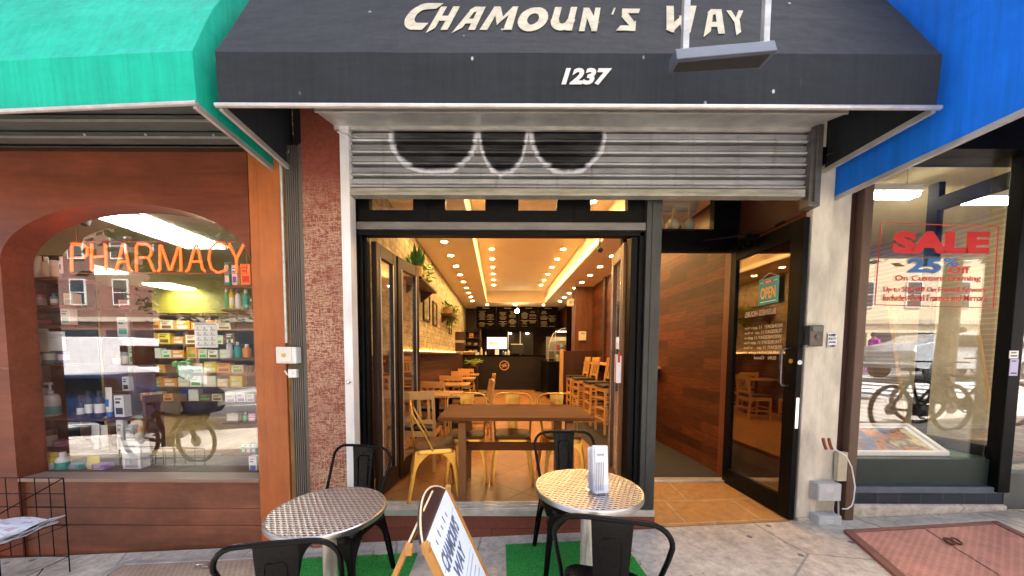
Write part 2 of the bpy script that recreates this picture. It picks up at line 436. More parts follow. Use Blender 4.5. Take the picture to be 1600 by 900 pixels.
for i in range(40):
    a = -60 + i*3; c = a + 3
    b.quad((a, -18, g(a)), (c, -18, g(c)), (c, -13, g(c)), (a, -13, g(a)))
    b.quad((a, -13, g(a)), (c, -13, g(c)), (c, -13, g(c)-.14), (a, -13, g(a)-.14))
b.build('far_sidewalk', m_concrete('far_sidewalk_concrete', (.5, .48, .44)), kind='structure')
b = MB()
for y in (-4.6, -5.0, -8.2, -11):
    for i in range(12):
        a = -40+i*7; b.quad((a, y, g(a)-.136), (a+6.4, y, g(a+6.4)-.136), (a+6.4, y+.12, g(a+6.4)-.136), (a, y+.12, g(a)-.136))
for i in range(8):
    x = 8+i*.9; b.quad((x, -12.5, g(x)-.135), (x+.45, -12.5, g(x+.45)-.135), (x+.45, -2.6, g(x+.45)-.135), (x, -2.6, g(x)-.135))
b.build('road_markings', M('road_paint', (.75, .75, .72), .7, var=.2), kind='structure')

# ================================================================== CAFE BUILDING
D = 2.69
IF_ = 0.155                      # cafe floor level
CZ = 3.16                       # ceiling level
LW, RW = -1.25, 2.45            # interior side walls
cafe = thing('cafe_building', 'narrow cafe shopfront with folding windows, recessed door and warm wooden interior', 'building', (.55, D, 0))
wood_wall = PLANK('red_brown_wall_planks', 'yz', (.17, .045, .015), (.055, .014, .006), (.03, .008, .004), .85, .125, .42, .0015, dirt=.75, bump=.15, gscale=(1.6, 13))
# floor
b = MB(); b.box(LW, 1.27, D+.02, 14, IF_-.18, IF_); b.box(1.27, RW, 3.50, 14, IF_-.18, IF_-.06)
tilefloor = PLANK('diagonal_floor_tiles', 'xy', (.40, .185, .062), (.33, .15, .05), (.20, .10, .04), .44, .44, .32, .006, offset=0, dirt=.3, bump=.15, gscale=(4, 4), rot=math.radians(42))
b.build('floor', tilefloor, cafe)
b = MB(); b.box(-1.19, 1.28, D-.05, D+.02, -.3, IF_-.045); b.build('step_riser', MT['crackle'] if False else PLANK('brown_step_tile', 'xz', (.20, .062, .040), (.165, .05, .032), (.09, .03, .02), .6, .5, .45, .003, dirt=.3, gscale=(14, 14)), cafe)
b = MB(); b.box(-1.12, 1.27, D-.07, D+.10, IF_-.045, IF_+.006)
for k in range(3): b.box(-1.12, 1.27, D-.05+k*.05, D-.035+k*.05, IF_+.006, IF_+.014)
b.build('threshold', MT['alu'], cafe, bevel=.002)
# entry recess
b = MB(); b.hexa([(1.28, D-.034, -.1), (RW, D-.034, -.1), (RW, 3.44, 0), (1.28, 3.44, 0)],
                 [(1.28, D-.034, .008), (RW, D-.034, .066), (RW, 3.44, .085), (1.28, 3.44, .085)])
b.build('entry_tiles', PLANK('entry_tiles', 'xy', (.46, .245, .085), (.40, .21, .07), (.50, .40, .28), .62, .37, .35, .007, offset=.35, dirt=.35, bump=.2, gscale=(5, 5)), cafe)
b = MB(); b.box(1.28, RW, 3.42, 3.52, .02, .10); b.build('threshold', MT['alu'], cafe, bevel=.003)
# walls
brickW = PLANK('cream_painted_brick', 'yz', (.66, .57, .36), (.50, .42, .25), (.46, .38, .22), .24, .085, .7, .010, dirt=.6, bump=.7, gscale=(2.2, 2.2), smooth=.8)
brickB = PLANK('dark_brown_brick', 'yz', (.11, .035, .020), (.055, .018, .011), (.16, .075, .045), .22, .075, .4, .008, dirt=.5, bump=.5, gscale=(5, 5), smooth=.4)
b = MB(); b.box(LW-.2, LW, D+.05, 14, 1.40, CZ); b.build('left_wall', brickW, cafe)
b = MB(); b.box(LW-.2, LW+.006, D+.05, 14, 0, 1.40); b.build('brick_wainscot', brickB, cafe)
b = MB(); b.box(LW+.006, LW+.13, 3.8, 9.7, 1.395, 1.455); b.tube([(LW+.13, 3.8, 1.425), (LW+.13, 9.7, 1.425)], .03, 10); b.build('wall_ledge', MT['darkwood'], cafe)
b = MB(); b.box(LW+.012, LW+.03, 3.9, 9.6, 1.457, 1.467); b.build('ledge_light_strip', MT['ledgeglow'], cafe)
b = MB(); b.box(RW, RW+.12, 2.72, 14, 0, CZ); b.build('right_wall', wood_wall, cafe)
b = MB(); b.box(2.0, RW, 8.7, 9.1, .1, CZ); b.build('wall_pier', WOOD('pier_wood', (.06, .018, .008), (.18, .06, .02), .4, 'z'), cafe)
b = MB(); b.box(RW-.05, RW, 7.6, 7.72, .1, CZ); b.build('wall_trim', MT['darkwood'], cafe)
b = MB(); b.box(RW-.035, RW, 3.46, 3.60, .1, 2.48); b.build('door_trim', WOOD('reddish_trim', (.10, .03, .014), (.20, .065, .03), .4, 'z'), cafe, bevel=.004)
b = MB(); b.box(LW-.2, RW+.12, 14, 14.2, 0, CZ+.5); b.build('back_wall', MT['darkwood'], cafe)
# ceiling with tray
tx0, tx1, ty0, ty1 = -.395, 1.60, 3.6, 11.4
ceilm = M('cream_ceiling_paint', (.74, .62, .42), .7, var=.06, scale=2, bump=.1)
b = MB(); b.box(LW-.2, RW+.12, D+.08, ty0, CZ, CZ+.1); b.box(LW-.2, RW+.12, ty1, 14.1, CZ, CZ+.1)
b.box(LW-.2, tx0, ty0, ty1, CZ, CZ+.1); b.box(tx1, RW+.12, ty0, ty1, CZ, CZ+.1)
b.box(tx0-.05, tx1+.05, ty0-.05, ty1+.05, CZ+.38, CZ+.42)
b.box(tx0-.05, tx0, ty0-.05, ty1+.05, CZ+.1, CZ+.38); b.box(tx1, tx1+.05, ty0-.05, ty1+.05, CZ+.1, CZ+.38)
b.box(tx0, tx1, ty0-.05, ty0, CZ+.1, CZ+.38); b.box(tx0, tx1, ty1, ty1+.05, CZ+.1, CZ+.38)
b.build('ceiling', ceilm, cafe)
b = MB(); b.box(tx0+.001, tx0+.012, ty0, ty1, CZ+.02, CZ+.09); b.box(tx1-.012, tx1-.001, ty0, ty1, CZ+.02, CZ+.13)  # weak glow added along the tray sides for their bright lit faces
b.build('lit_tray_side', MT['cove'], cafe)
# upper facade, roof and side masses
b = MB(); b.box(LW-.45, RW+.5, D+.04, D+.3, CZ-.02, 6.5); b.build('upper_wall', PLANK('red_street_brick', 'xz', (.28, .10, .06), (.22, .075, .045), (.35, .3, .26), .22, .075, .8, .01, dirt=.3, gscale=(3, 3)), cafe)  # unseen above the awning; height set for the shadow on the street
b = MB(); b.box(LW-.45, RW+.5, 14.2, 14.4, 0, 6.5); b.box(LW-.45, RW+.5, D, 14.4, 6.4, 6.6); b.build('roof_and_rear', MT['galvdark'], cafe)
# flecked pillar, fluted column, rails, right column
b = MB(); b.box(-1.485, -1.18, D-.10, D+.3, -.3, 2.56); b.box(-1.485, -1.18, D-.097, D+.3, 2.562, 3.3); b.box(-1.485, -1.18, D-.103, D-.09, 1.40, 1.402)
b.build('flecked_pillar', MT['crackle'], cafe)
b = MB(); b.box(-1.178, -1.11, D-.14, D+.06, -.12, 3.10)
b.build('shutter_rail', M('worn_white_rail', (.74, .74, .76), .5, .15, var=.25, scale=4, stretch=(1, 1, .6)), cafe, bevel=.004)
b = MB(); b.lathe((-1.145, D-.14, 1.20), [(.018, 0), (.018, -.016), (.012, -.03), (.004, -.034)], 12, 'y'); b.build('doorbell_button', MT['chrome'], cafe, smooth=True)
b = MB(); b.box(2.315, 2.40, D-.14, D-.06, 2.53, 3.12); b.box(2.34, 2.355, D-.16, D-.14, 2.56, 3.1)
b.build('shutter_rail', MT['framegrey'], cafe, bevel=.004)
b = MB(); b.box(2.455, 2.615, D-.025, D+.3, .0, 3.3); b.box(2.619, 2.77, D-.012, D+.3, .0, 3.3)
b.build('concrete_column', MT['column'], cafe, bevel=.008)
b = MB(); b.box(2.455, 2.77, D-.04, D, .0, .09); b.build('column_base', MT['conc'], cafe, bevel=.01)
# front frame of the folding opening
b = MB()
b.box(-1.25, -1.108, D-.04, D+.12, IF_, 2.64); b.box(-1.108, -1.08, D, D+.10, IF_, 2.38)
b.box(-1.08, -1.055, D+.03, D+.10, IF_, 2.38)
b.build('frame', MT['frameblk'], cafe, bevel=.004); b = MB()
b.box(1.055, 1.11, D, D+.10, IF_, 2.38); b.box(1.11, 1.148, D-.02, D+.12, IF_, 2.38)
b.build('frame', MT['frameblk'], cafe, bevel=.004)
b = MB(); b.box(1.15, 1.27, D-.05, D+.14, .12, 2.66); b.box(1.19, 1.23, D-.056, D-.05, .3, 2.6)
b.build('door_mullion', M('greenish_black_mullion', (.035, .038, .036), .4, .3, var=.4, stretch=(1, 1, .5)), cafe, bevel=.006)
b = MB(); b.box(-1.106, 1.148, D-.045, D+.1, 2.385, 2.443); b.build('head_rail', MT['framegrey'], cafe, bevel=.004)
b = MB(); b.box(-1.106, 1.148, D-.02, D+.05, 2.350, 2.383); b.build('door_track', MT['frameblk'], cafe)
# transom over the folding windows
edges = [(578, 646), (696, 758), (810, 870), (922, 980)]
b = MB(); z0t, z1t, z2t = 2.447, 2.545, 2.9
b.box(-1.106, 1.148, D-.01, D+.05, z0t, z1t)
xs = [-1.106]
for p, q in edges: xs += [at(p, 330, D).x, at(q, 330, D).x]
xs.append(1.148)
for i in range(0, len(xs), 2): b.box(xs[i], xs[i+1], D-.012, D+.05, z1t, z2t)
for p in (669, 784, 897): x = at(p, 330, D).x; b.box(x-.004, x+.004, D-.018, D-.011, z0t, z2t)
b.build('transom_frame', MT['frameblk'], cafe)
for p, q in edges:
    b = MB(); b.box(at(p, 330, D).x, at(q, 330, D).x, D+.02, D+.024, z1t, z2t); b.build('transom_glass', MT['glass'], cafe)
# recessed doorway frame
b = MB(); YD = 3.47
b.box(1.27, RW, YD, YD+.06, 2.47, 2.68); b.box(1.27, 1.30, YD, YD+.06, .14, 2.47); b.box(1.30, RW, YD, YD+.06, 3.10, 3.16)
b.box(2.21, RW, YD-.02, YD+.05, 2.68, 3.10); b.box(2.185, 2.21, YD-.02, YD+.06, 2.68, 3.10)
b.build('door_frame', MT['frameblk'], cafe, bevel=.004)
b = MB(); b.box(1.27, 2.185, YD+.02, YD+.025, 2.68, 3.10); b.build('door_transom_glass', MT['glass'], cafe)
b = MB(); b.box(1.27, RW, D+.05, YD, 3.20, 3.24); b.build('recess_ceiling', MT['darkpanel'], cafe)
b = MB(); b.box(RW-.012, RW, D, YD-.03, 2.55, 3.2); b.build('recess_panel', M('dark_recess_panel', (.06, .02, .012), .4), cafe)
b = MB(); b.box(1.28, RW, 3.53, 6.4, .096, .103); b.build('door_mat', M('ribbed_mat', (.035, .03, .028), .95, var=.4, scale=50, bump=.6), cafe)
# open door lying along the right side of the recess
def door():
    d = MB(); X0, X1, Y0, Y1, Z0, Z1 = 2.375, 2.42, 2.645, 3.46, .075, 2.49
    d.box(X0, X1, Y0, Y0+.115, Z0, Z1); d.box(X0, X1, Y1-.085, Y1, Z0, Z1)
    d.box(X0+.001, X1-.001, Y0+.115, Y1-.085, Z1-.13, Z1); d.box(X0+.001, X1-.001, Y0+.115, Y1-.085, Z0, Z0+.17)
    dr = d.build('door', MT['frameblk'], cafe, bevel=.004)
    e = MB(); e.box(X0+.018, X0+.026, Y0+.115, Y1-.085, Z0+.17, Z1-.13); e.build('pane', GLASS('door_glass', .14, (.75, .62, .5), dirt=.03), dr)
    h = MB()
    xh = X0-.065
    h.tube([(X0, Y0+.07, 1.47), (xh+.02, Y0+.07, 1.47), (xh, Y0+.072, 1.45), (xh, Y0+.072, 1.19), (xh+.02, Y0+.07, 1.17), (X0, Y0+.07, 1.17)], .011, 10)
    h.tube([(X1, Y0+.07, 1.17), (X1+.04, Y0+.07, 1.17)], .009, 8)
    h.build('handle', M('dark_steel', (.12, .12, .125), .25, .9), dr, smooth=True)
    e = MB(); e.box(X0+.008, X1-.012, Y0-.004, Y0, .83, 1.08); e.build('latch_plate', MT['chrome'], dr, bevel=.001)
    e = MB(); e.cm = 0
    e.lathe((X0-.002, Y0+.055, 1.37), [(.018, .0), (.018, .002)], 18, 'x')
    e.build('round_sticker', M('amber_sticker', (.55, .26, .03), .5), dr)
    e = MB(); e.lathe((X0+.022, Y0-.004, 1.36), [(.018, .0), (.018, .003)], 18, 'y'); e.build('round_sticker', MT['paper'], dr)
    e = MB(); xt = X0+.010; U = (0, 1, 0); V = (0, 0, 1)
    e.text('BUSINESS HOURS:', (xt, 2.885, 1.775), U, V, .36, .052, bold=.004, depth=.001)
    rows = [('MONDAY:  11 am', 'to 10 pm'), ('TUESDAY:11 am', 'to 10 pm'), ('WEDNESDAY:11 am', 'to 10 pm'), ('THURSDAY:11 am', 'to 10 pm'), ('FRIDAY: 11 am', 'to 10 pm'), ('SATURDAY:11 am', 'to    pm')]
    for i, (p, q) in enumerate(rows):
        z = 1.655 - i*.046
        e.text(p, (xt, 2.81, z), U, V, None, .030, bold=.006, depth=.001)
        e.text(q, (xt, 3.13, z), U, V, None, .027, bold=.006, depth=.001)
    e.text('SUN:   Closed', (xt, 2.86, 1.655-6*.046), U, V, None, .030, bold=.006, depth=.001)
    e.build('hours_lettering', M('cream_vinyl', (.62, .54, .42), .6), dr)
door()
# open sign on the door
os_ = thing('open_sign', 'teal square OPEN sign hanging on the glass of the propped open door', 'sign', (2.335, 2.95, 1.85))
b = MB(); b.box(2.336, 2.342, 2.845, 3.06, 1.865, 2.095); b.build('board', M('teal_sign', (.012, .30, .30), .45, var=.1), os_, bevel=.002)
b = MB(); b.text('OPEN', (2.336, 3.035, 1.915), (0, -1, 0), (0, 0, 1), .16, .10, bold=.02, depth=.0012); b.build('lettering', M('orange_letters', (.85, .42, .06), .5), os_)
b = MB(); b.box(2.3345, 2.336, 2.91, 3.0, 2.045, 2.075); b.build('banner', MT['red'], os_)
b = MB(); b.text('WE ARE', (2.3344, 2.985, 2.053), (0, -1, 0), (0, 0, 1), .06, .014, bold=.01, depth=.0006); b.box(2.3345, 2.336, 2.87, 3.035, 1.885, 1.891)
b.box(2.3345, 2.336, 2.86, 2.90, 2.058, 2.062); b.box(2.3345, 2.336, 3.01, 3.045, 2.058, 2.062); b.build('small_print', MT['paper'], os_)
b = MB(); b.tube([(2.339, 2.87, 2.095), (2.339, 2.953, 2.135), (2.339, 3.04, 2.095)], .0015, 6); b.build('hanging_string', MT['white'], os_)

os_.location.x += .03
# folding window leaves
def leaf(p0, p1, name, z0=IF_+.03, z1=2.345, st=.075, t=.045, fm=None, bot=.16):
    p0, p1 = Vector((p0[0], p0[1], 0)), Vector((p1[0], p1[1], 0)); L_ = (p1-p0).length
    u = (p1-p0).normalized(); Mx = Matrix(((u.x, -u.y, 0, p0.x), (u.y, u.x, 0, p0.y), (0, 0, 1, 0), (0, 0, 0, 1)))
    d = MB(); d.M = Mx; d.box(0, st, -t/2, t/2, z0, z1); d.box(L_-st, L_, -t/2, t/2, z0, z1)
    d.box(st, L_-st, -t/2+.001, t/2-.001, z1-.11, z1); d.box(st, L_-st, -t/2+.001, t/2-.001, z0, z0+bot)
    fr = d.build(name, fm, cafe, bevel=.004)
    e = MB(); e.M = Mx; e.box(st, L_-st, -.004, .004, z0+bot, z1-.11); e.build('pane', MT['glass2'], fr)
    e = MB(); e.M = Mx
    for q in (-t/2-.001, t/2+.001):
        e.box(st-.008, st+.004, q-.002, q+.002, z0+bot, z1-.11); e.box(L_-st-.004, L_-st+.008, q-.002, q+.002, z0+bot, z1-.11)
    e.build('gasket', MT['galv'], fr)
    return fr
leafm = WOOD('stained_black_leaf', (.008, .003, .002), (.022, .008, .004), .4, 'z')
leaf((-1.03, 2.80), (-.985, 3.20), 'folding_window', fm=leafm)
leaf((-.975, 3.22), (-.88, 3.66), 'folding_window', fm=leafm)
leaf((1.06, 2.80), (1.10, 3.22), 'folding_window', fm=WOOD('warm_lit_leaf', (.12, .05, .02), (.24, .11, .04), .35, 'z'))  # orange interior light put into this leaf's wood colour
leaf((1.105, 2.81), (1.14, 3.22), 'folding_window', fm=leafm)

# roller shutter
ZS0, ZS1 = 2.605, 3.1; YS = 2.60
def ell(px0, px1, pyb, pyt):
    a = at(px0, 240, YS); c = at(px1, 240, YS); bt = at(700, pyb, YS).z; tp = at(700, pyt, YS).z
    return ((a.x+c.x)/2, (bt+tp)/2, (c.x-a.x)/2/.9, (tp-bt)/2/.9)
SPRAY = [ell(614, 742, 268, 150), ell(750, 822, 270, 120), ell(832, 942, 268, 140)]
sh = thing('roller_shutter', 'half rolled up steel shutter with black and white graffiti above the cafe front', 'shutter', (.6, YS, ZS0))
SPRAY = [(a - .6, b_ - ZS0, c, d) for a, b_, c, d in SPRAY]
b = MB(); pr = []
nsl = 6; ph = (ZS1 + .06 - (ZS0 + .055)) / nsl
for k in range(nsl):
    z = ZS0 + .055 + k*ph
    pr += [(YS+.035, z), (YS+.035, z+.013), (YS-.014, z+.015), (YS-.022, z+.024), (YS-.014, z+.033), (YS+.006, z+.036), (YS-.006, z+.048), (YS-.010, z+ph-.008)]
pr.append((YS+.012, ZS1+.06))
for (y0, z0), (y1, z1) in zip(pr[:-1], pr[1:]): b.quad((-1.12, y0, z0), (2.33, y0, z0), (2.33, y1, z1), (-1.12, y1, z1))
b.build('slats', m_shutter(), sh)
b = MB(); b.box(-1.135, 2.30, YS-.035, YS+.03, ZS0, ZS0+.055); b.box(-1.11, 2.27, YS-.05, YS-.035, ZS0-.004, ZS0+.02)
b.build('bottom_bar', M('worn_bottom_bar', (.40, .39, .33), .55, .5, var=.4, scale=5, stretch=(1, 1, 5)), sh, bevel=.003)
b = MB(); b.prism([(-1.215, 2.30, 3.015), (-1.215, 2.62, 3.115), (-1.215, 2.62, 3.5), (-1.215, 2.30, 3.5)], (3.52, 0, 0)); b.build('housing', MT['galv'], sh, bevel=.006)
b = MB(); b.box(-1.22, 2.31, 2.288, 2.30, 3.01, 3.09); b.box(-1.22, 2.31, 2.555, 2.58, 3.075, 3.1); b.build('housing_lip', MT['alu'], sh, bevel=.003)
b = MB()
for z in (3.02,): b.tube([(-1.17, YS-.10, z), (-1.05, YS-.03, z)], .006, 8)
b.build('lift_pin', MT['chrome'], sh)

# ================================================================== AWNINGS
def awning(name, label, xa, xb, prof, mat, yoff=lambda x: 0, frame=True, ribs=6, sag=0):
    """prof: list of (Y, z) from the bottom of the valance to the wall"""
    t = thing(name, label, 'awning', ((xa+xb)/2, prof[-1][0], prof[0][1]))
    b = MB(); N = 24; xs_ = [xa+(xb-xa)*i/N for i in range(N+1)]
    pr = []
    for (y0, z0), (y1, z1) in zip(prof[:-1], prof[1:]):
        for k in range(6): pr.append((y0+(y1-y0)*k/6, z0+(z1-z0)*k/6))
    pr.append(prof[-1]); rnd = random.Random(len(name)); m = len(pr)
    vs_ = []
    for i, x in enumerate(xs_):
        for j, (y, z) in enumerate(pr):
            k = (y-prof[-1][0])/(prof[0][0]-prof[-1][0])
            sg = -sag*math.sin(math.pi*((i/N*4) % 1)) * (1 if 6 < j < m-1 else 0)
            vs_.append((x, y + yoff(x)*k + rnd.uniform(-1, 1)*.002, z+sg))
    fs = [(i*m+j, (i+1)*m+j, (i+1)*m+j+1, i*m+j+1) for i in range(N) for j in range(m-1)]
    b.add(vs_, fs)
    for x in (xa, xb):
        b.add([(x, y + yoff(x)*((y-prof[-1][0])/(prof[0][0]-prof[-1][0])), z) for y, z in prof] + [(x, prof[-1][0], prof[0][1])], [tuple(range(len(prof)+1))])
    cv = b.build('canopy', mat, t, solid=.004)
    y0, z0 = prof[0]; yw = prof[-1][0]
    b = MB(); e = .012
    A, B_ = Vector((xa, y0+yoff(xa), z0)), Vector((xb, y0+yoff(xb), z0))
    b.tube([A-Vector((e, e, e)), B_+Vector((e, -e, -e))], .013, 8); b.build('front_bar', MT['alu'], t, smooth=True)
    for x in (xa, xb):
        b = MB(); p = Vector((x, y0+yoff(x), z0-.012)); q = Vector((x, yw-.02, z0-.012)); w_ = .022 if x == xa else -.022
        b.hexa([p+Vector((0, 0, -.02)), q+Vector((0, 0, -.02)), q+Vector((w_, 0, -.02)), p+Vector((w_, 0, -.02))], [p+Vector((0, 0, .012)), q+Vector((0, 0, .012)), q+Vector((w_, 0, .012)), p+Vector((w_, 0, .012))])
        b.build('side_bar', MT['galv'], t)
    return t
YW = D+.02
black = m_canvas('black_awning_canvas', (.022, .026, .031), .14)
aw = awning('black_awning', 'black canvas awning with pale lettering and number 1237 over the cafe', -1.62, 2.53,
            [(2.01, 2.855), (2.00, 3.135), (2.31, 3.74), (YW, 3.95)], black)
b = MB(); b.box(-1.61, 2.52, YW, YW+.05, 2.87, 3.9); b.build('backing_board', MT['rubber'], aw)
# awning lettering : hand drawn slanted capitals
def glyph(ch):
    # list of convex-ish polygons in a 0..1 x 0..1 box, before shear
    T = {
     'H': [[(0,-.12),(.26,.08),(.26,1),(0,1)], [(.24,.38),(.62,.38),(.62,.58),(.24,.58)], [(.58,0),(.86,0),(.86,1),(.58,1)]],
     'A': [[(-.08,-.14),(.26,.10),(.50,1),(.24,.86)], [(.24,.86),(.50,.78),(.86,1),(.42,1)], [(.60,0),(.88,0),(.88,1),(.60,.80)], [(.24,.26),(.62,.26),(.62,.44),(.30,.44)]],
     'M': [[(-.04,0),(.22,0),(.32,1),(.12,1)], [(.12,1),(.36,1),(.60,.5),(.50,.20)], [(.50,.20),(.60,.5),(.82,1),(1.02,1)], [(.82,0),(1.10,0),(1.02,1),(.80,.9)]],
     'N': [[(0,0),(.26,0),(.26,1),(0,1)], [(.0,1),(.30,1),(.86,.30),(.86,0),(.60,.06)], [(.62,0),(.88,0),(.88,1),(.62,1)]],
     'S': [[(.06,.80),(.9,.80),(.96,1),(.06,1)], [(.06,1),(.06,.62),(.34,.72),(.34,.85)], [(.06,.62),(.34,.78),(.78,.30),(.52,.20)], [(.52,.24),(.80,.42),(.80,0),(.52,0)], [(-.14,0),(.7,0),(.7,.20),(.06,.20)]],
     'W': [[(0,1),(.24,1),(.24,0),(0,.1)], [(.0,.1),(.2,0),(.56,.42),(.50,.60)], [(.46,.6),(.66,.6),(.66,0),(.5,.1)], [(.62,0),(.8,0),(1.06,1),(.84,1)]],
     'Y': [[(0,1),(.26,1),(.52,.5),(.36,.42)], [(.36,.5),(.46,.34),(.94,1),(.68,1)], [(.32,-.14),(.58,.02),(.62,.52),(.34,.5)]],
     "'": [[(.0,.72),(.30,1),(.58,1),(.30,.72)]],
    }
    if ch in T: return T[ch]
    if ch in 'CO U':
        P_ = []; n = 22
        def arc(a0, a1, r0x, r0y, r1x, r1y, cx, cy):
            out = []
            for i in range(n):
                a, c = math.radians(a0+(a1-a0)*i/n), math.radians(a0+(a1-a0)*(i+1)/n)
                out.append([(cx+r0x*math.cos(a), cy+r0y*math.sin(a)), (cx+r0x*math.cos(c), cy+r0y*math.sin(c)), (cx+r1x*math.cos(c), cy+r1y*math.sin(c)), (cx+r1x*math.cos(a), cy+r1y*math.sin(a))])
            return out
        if ch == 'O': return arc(0, 360, .54, .52, .27, .28, .52, .48)
        if ch == 'C': return arc(85, 262, .52, .5, .27, .28, .52, .5) + [[(.55,.78),(.86,.80),(1.02,1),(.55,1)], [(.46,0),(.80,0),(.88,.22),(.46,.22)]]
        if ch == 'U': return arc(180, 360, .48, .46, .22, .22, .48, .46) + [[(0,.46),(.26,.46),(.26,1),(0,1)], [(.70,.0),(.96,.0),(.96,1),(.70,1)]]
    return []
def sign_text(b, word, o, u, v, H_, widths, gap, sh_=.28, depth=.001):
    u, v = Vector(u).normalized(), Vector(v).normalized(); nn = u.cross(v); x = 0
    for ch, (wd, hs) in zip(word, widths):
        for q, pg in enumerate(glyph(ch)):
            cg = (sum(p[0] for p in pg)/len(pg), sum(p[1] for p in pg)/len(pg))
            pg = [(cg[0]+(p[0]-cg[0])*(1+.045/max(.05, math.hypot(p[0]-cg[0], p[1]-cg[1]))), cg[1]+(p[1]-cg[1])*(1+.02/max(.05, math.hypot(p[0]-cg[0], p[1]-cg[1])))) for p in pg]
            dd = depth + .0004*(q % 5)
            pts = [Vector(o) + u*(x + p[0]*wd + p[1]*H_*hs*sh_) + v*(p[1]*H_*hs) for p in pg]
            a = Vector((0, 0, 0))
            for i in range(len(pts)): a += pts[i].cross(pts[(i+1) % len(pts)])
            if a.dot(nn) < 0: pts = pts[::-1]
            b.prism(pts, nn*dd)
        x += wd + gap
slope_v = Vector((0, .31, .605)).normalized()
nrm_s = Vector((1, 0, 0)).cross(slope_v)
def sl(px, py):
    d = (px-PX)/F*_r-(py-PY)/F*_u+_f; C0 = Vector((0, 0, CH)); p0 = Vector((0, 2.00, 3.135)) + nrm_s*.006
    t_ = (p0-C0).dot(nrm_s)/d.dot(nrm_s); return C0+d*t_
b = MB()
letters = [('C', 624, 672, 46, 8), ('H', 669, 704, 46, 13), ('A', 712, 746, 46, 13), ('M', 752, 800, 46, 13), ('O', 806, 852, 47, 14), ('U', 858, 900, 47, 14), ('N', 905, 941, 48, 15),
           ("'", 952, 966, 48, 15), ('S', 968, 1003, 48, 16), ('W', 1042, 1093, 50, 13), ('A', 1102, 1136, 52, 18), ('Y', 1141, 1174, 50, 20)]
for ch, xa_, xb_, yb, yt in letters:
    A = sl(xa_, yb); B_ = sl(xb_, yb); T_ = sl(xa_, yt); Hh = (T_-A).length
    shf = .20
    sign_text(b, ch, A - Vector((.0, 0, 0)), (1, 0, 0), slope_v, Hh*1.06, [((B_-A).length - (.02 if ch not in "AH" else .0), 1)], 0, shf)
pale = M('weathered_cream_letters', (.52, .48, .34), .6, var=.35, scale=14)
b.build('lettering', pale, aw)
b = MB(); A = at(877, 133, 1.998); B_ = at(955, 133, 1.998); T_ = at(877, 108, 1.998)
b.text('1237', (A.x, 2.008-.012, A.z), (1, 0, 0), Vector((0, -.02, .31)), (B_.x-A.x), T_.z-A.z, shear=.25, bold=.045, depth=.0015)
b.build('street_number', M('white_number', (.62, .62, .62), .5, var=.05), aw)
# hanging floodlight bar in front of the awning
fl = thing('awning_lamp', 'long black lamp bar hanging on two rods in front of the black awning', 'lamp', (1.2, 1.75, 3.0))
YL = 1.74; A = at(1058, 92, YL); B_ = at(1210, 84, YL)
z0, z1 = A.z, B_.z
b = MB(); b.hexa([(A.x, YL, z0), (B_.x, YL-.02, z1), (B_.x, YL+.085, z1), (A.x, YL+.085, z0)], [(A.x, YL+.02, z0+.065), (B_.x, YL, z1+.065), (B_.x, YL+.085, z1+.065), (A.x, YL+.085, z0+.065)])
b.build('housing', M('slate_grey_lamp_housing', (.10, .12, .16), .45, .2), fl, bevel=.004)
b = MB(); b.hexa([(A.x+.02, YL+.02, z0-.004), (B_.x-.02, YL, z1-.004), (B_.x-.02, YL+.075, z1-.004), (A.x+.02, YL+.075, z0-.004)], [(A.x+.02, YL+.02, z0-.001), (B_.x-.02, YL, z1-.001), (B_.x-.02, YL+.075, z1-.001), (A.x+.02, YL+.075, z0-.001)])
b.build('lens', MT['rubber'], fl)
for px in (1074, 1200):
    x = at(px, 40, YL+.05).x; b = MB(); b.box(x-.018, x+.012, YL+.05, YL+.075, z0+.08, 4.5); b.box(x-.018, x+.012, YL+.075, YW+.06, 4.44, 4.47); b.build('rod', MT['galv'], fl)

gaw = awning('green_awning', 'turquoise green canvas awning over the pharmacy window', -5.4, -1.74,
             [(2.00, 2.86), (1.985, 3.13), (2.14, 3.50), (YW, 4.55)], m_canvas('green_awning_canvas', (.004, .43, .30), .16, .62, .22, False), yoff=lambda x: (-1.74-x)*.06, sag=.012)
b = MB(); b.box(-5.3, -1.75, YW, YW+.05, 2.87, 4.4); b.build('backing_board', MT['rubber'], gaw)
baw = awning('blue_awning', 'large bright blue canvas awning beside the cafe, sticking far out over the frame shop', 2.63, 7.5,
             [(1.25, 2.66), (1.22, 3.4), (1.75, 4.2), (YW, 4.8)], m_canvas('blue_awning_canvas', (.004, .17, .78), .16, .62, .22, False), sag=.012)

# ================================================================== PHARMACY
ph = thing('pharmacy_building', 'brown wood pharmacy shopfront with arched window under the green awning', 'building', (-3.2, D, -.2))
PX0, PX1, PZ0, PZS, PZA = -3.93, -1.955, .387, 2.13, 2.585      # opening
YG = D+.15
cxa = (PX0+PX1)/2; hw = (PX1-PX0)/2
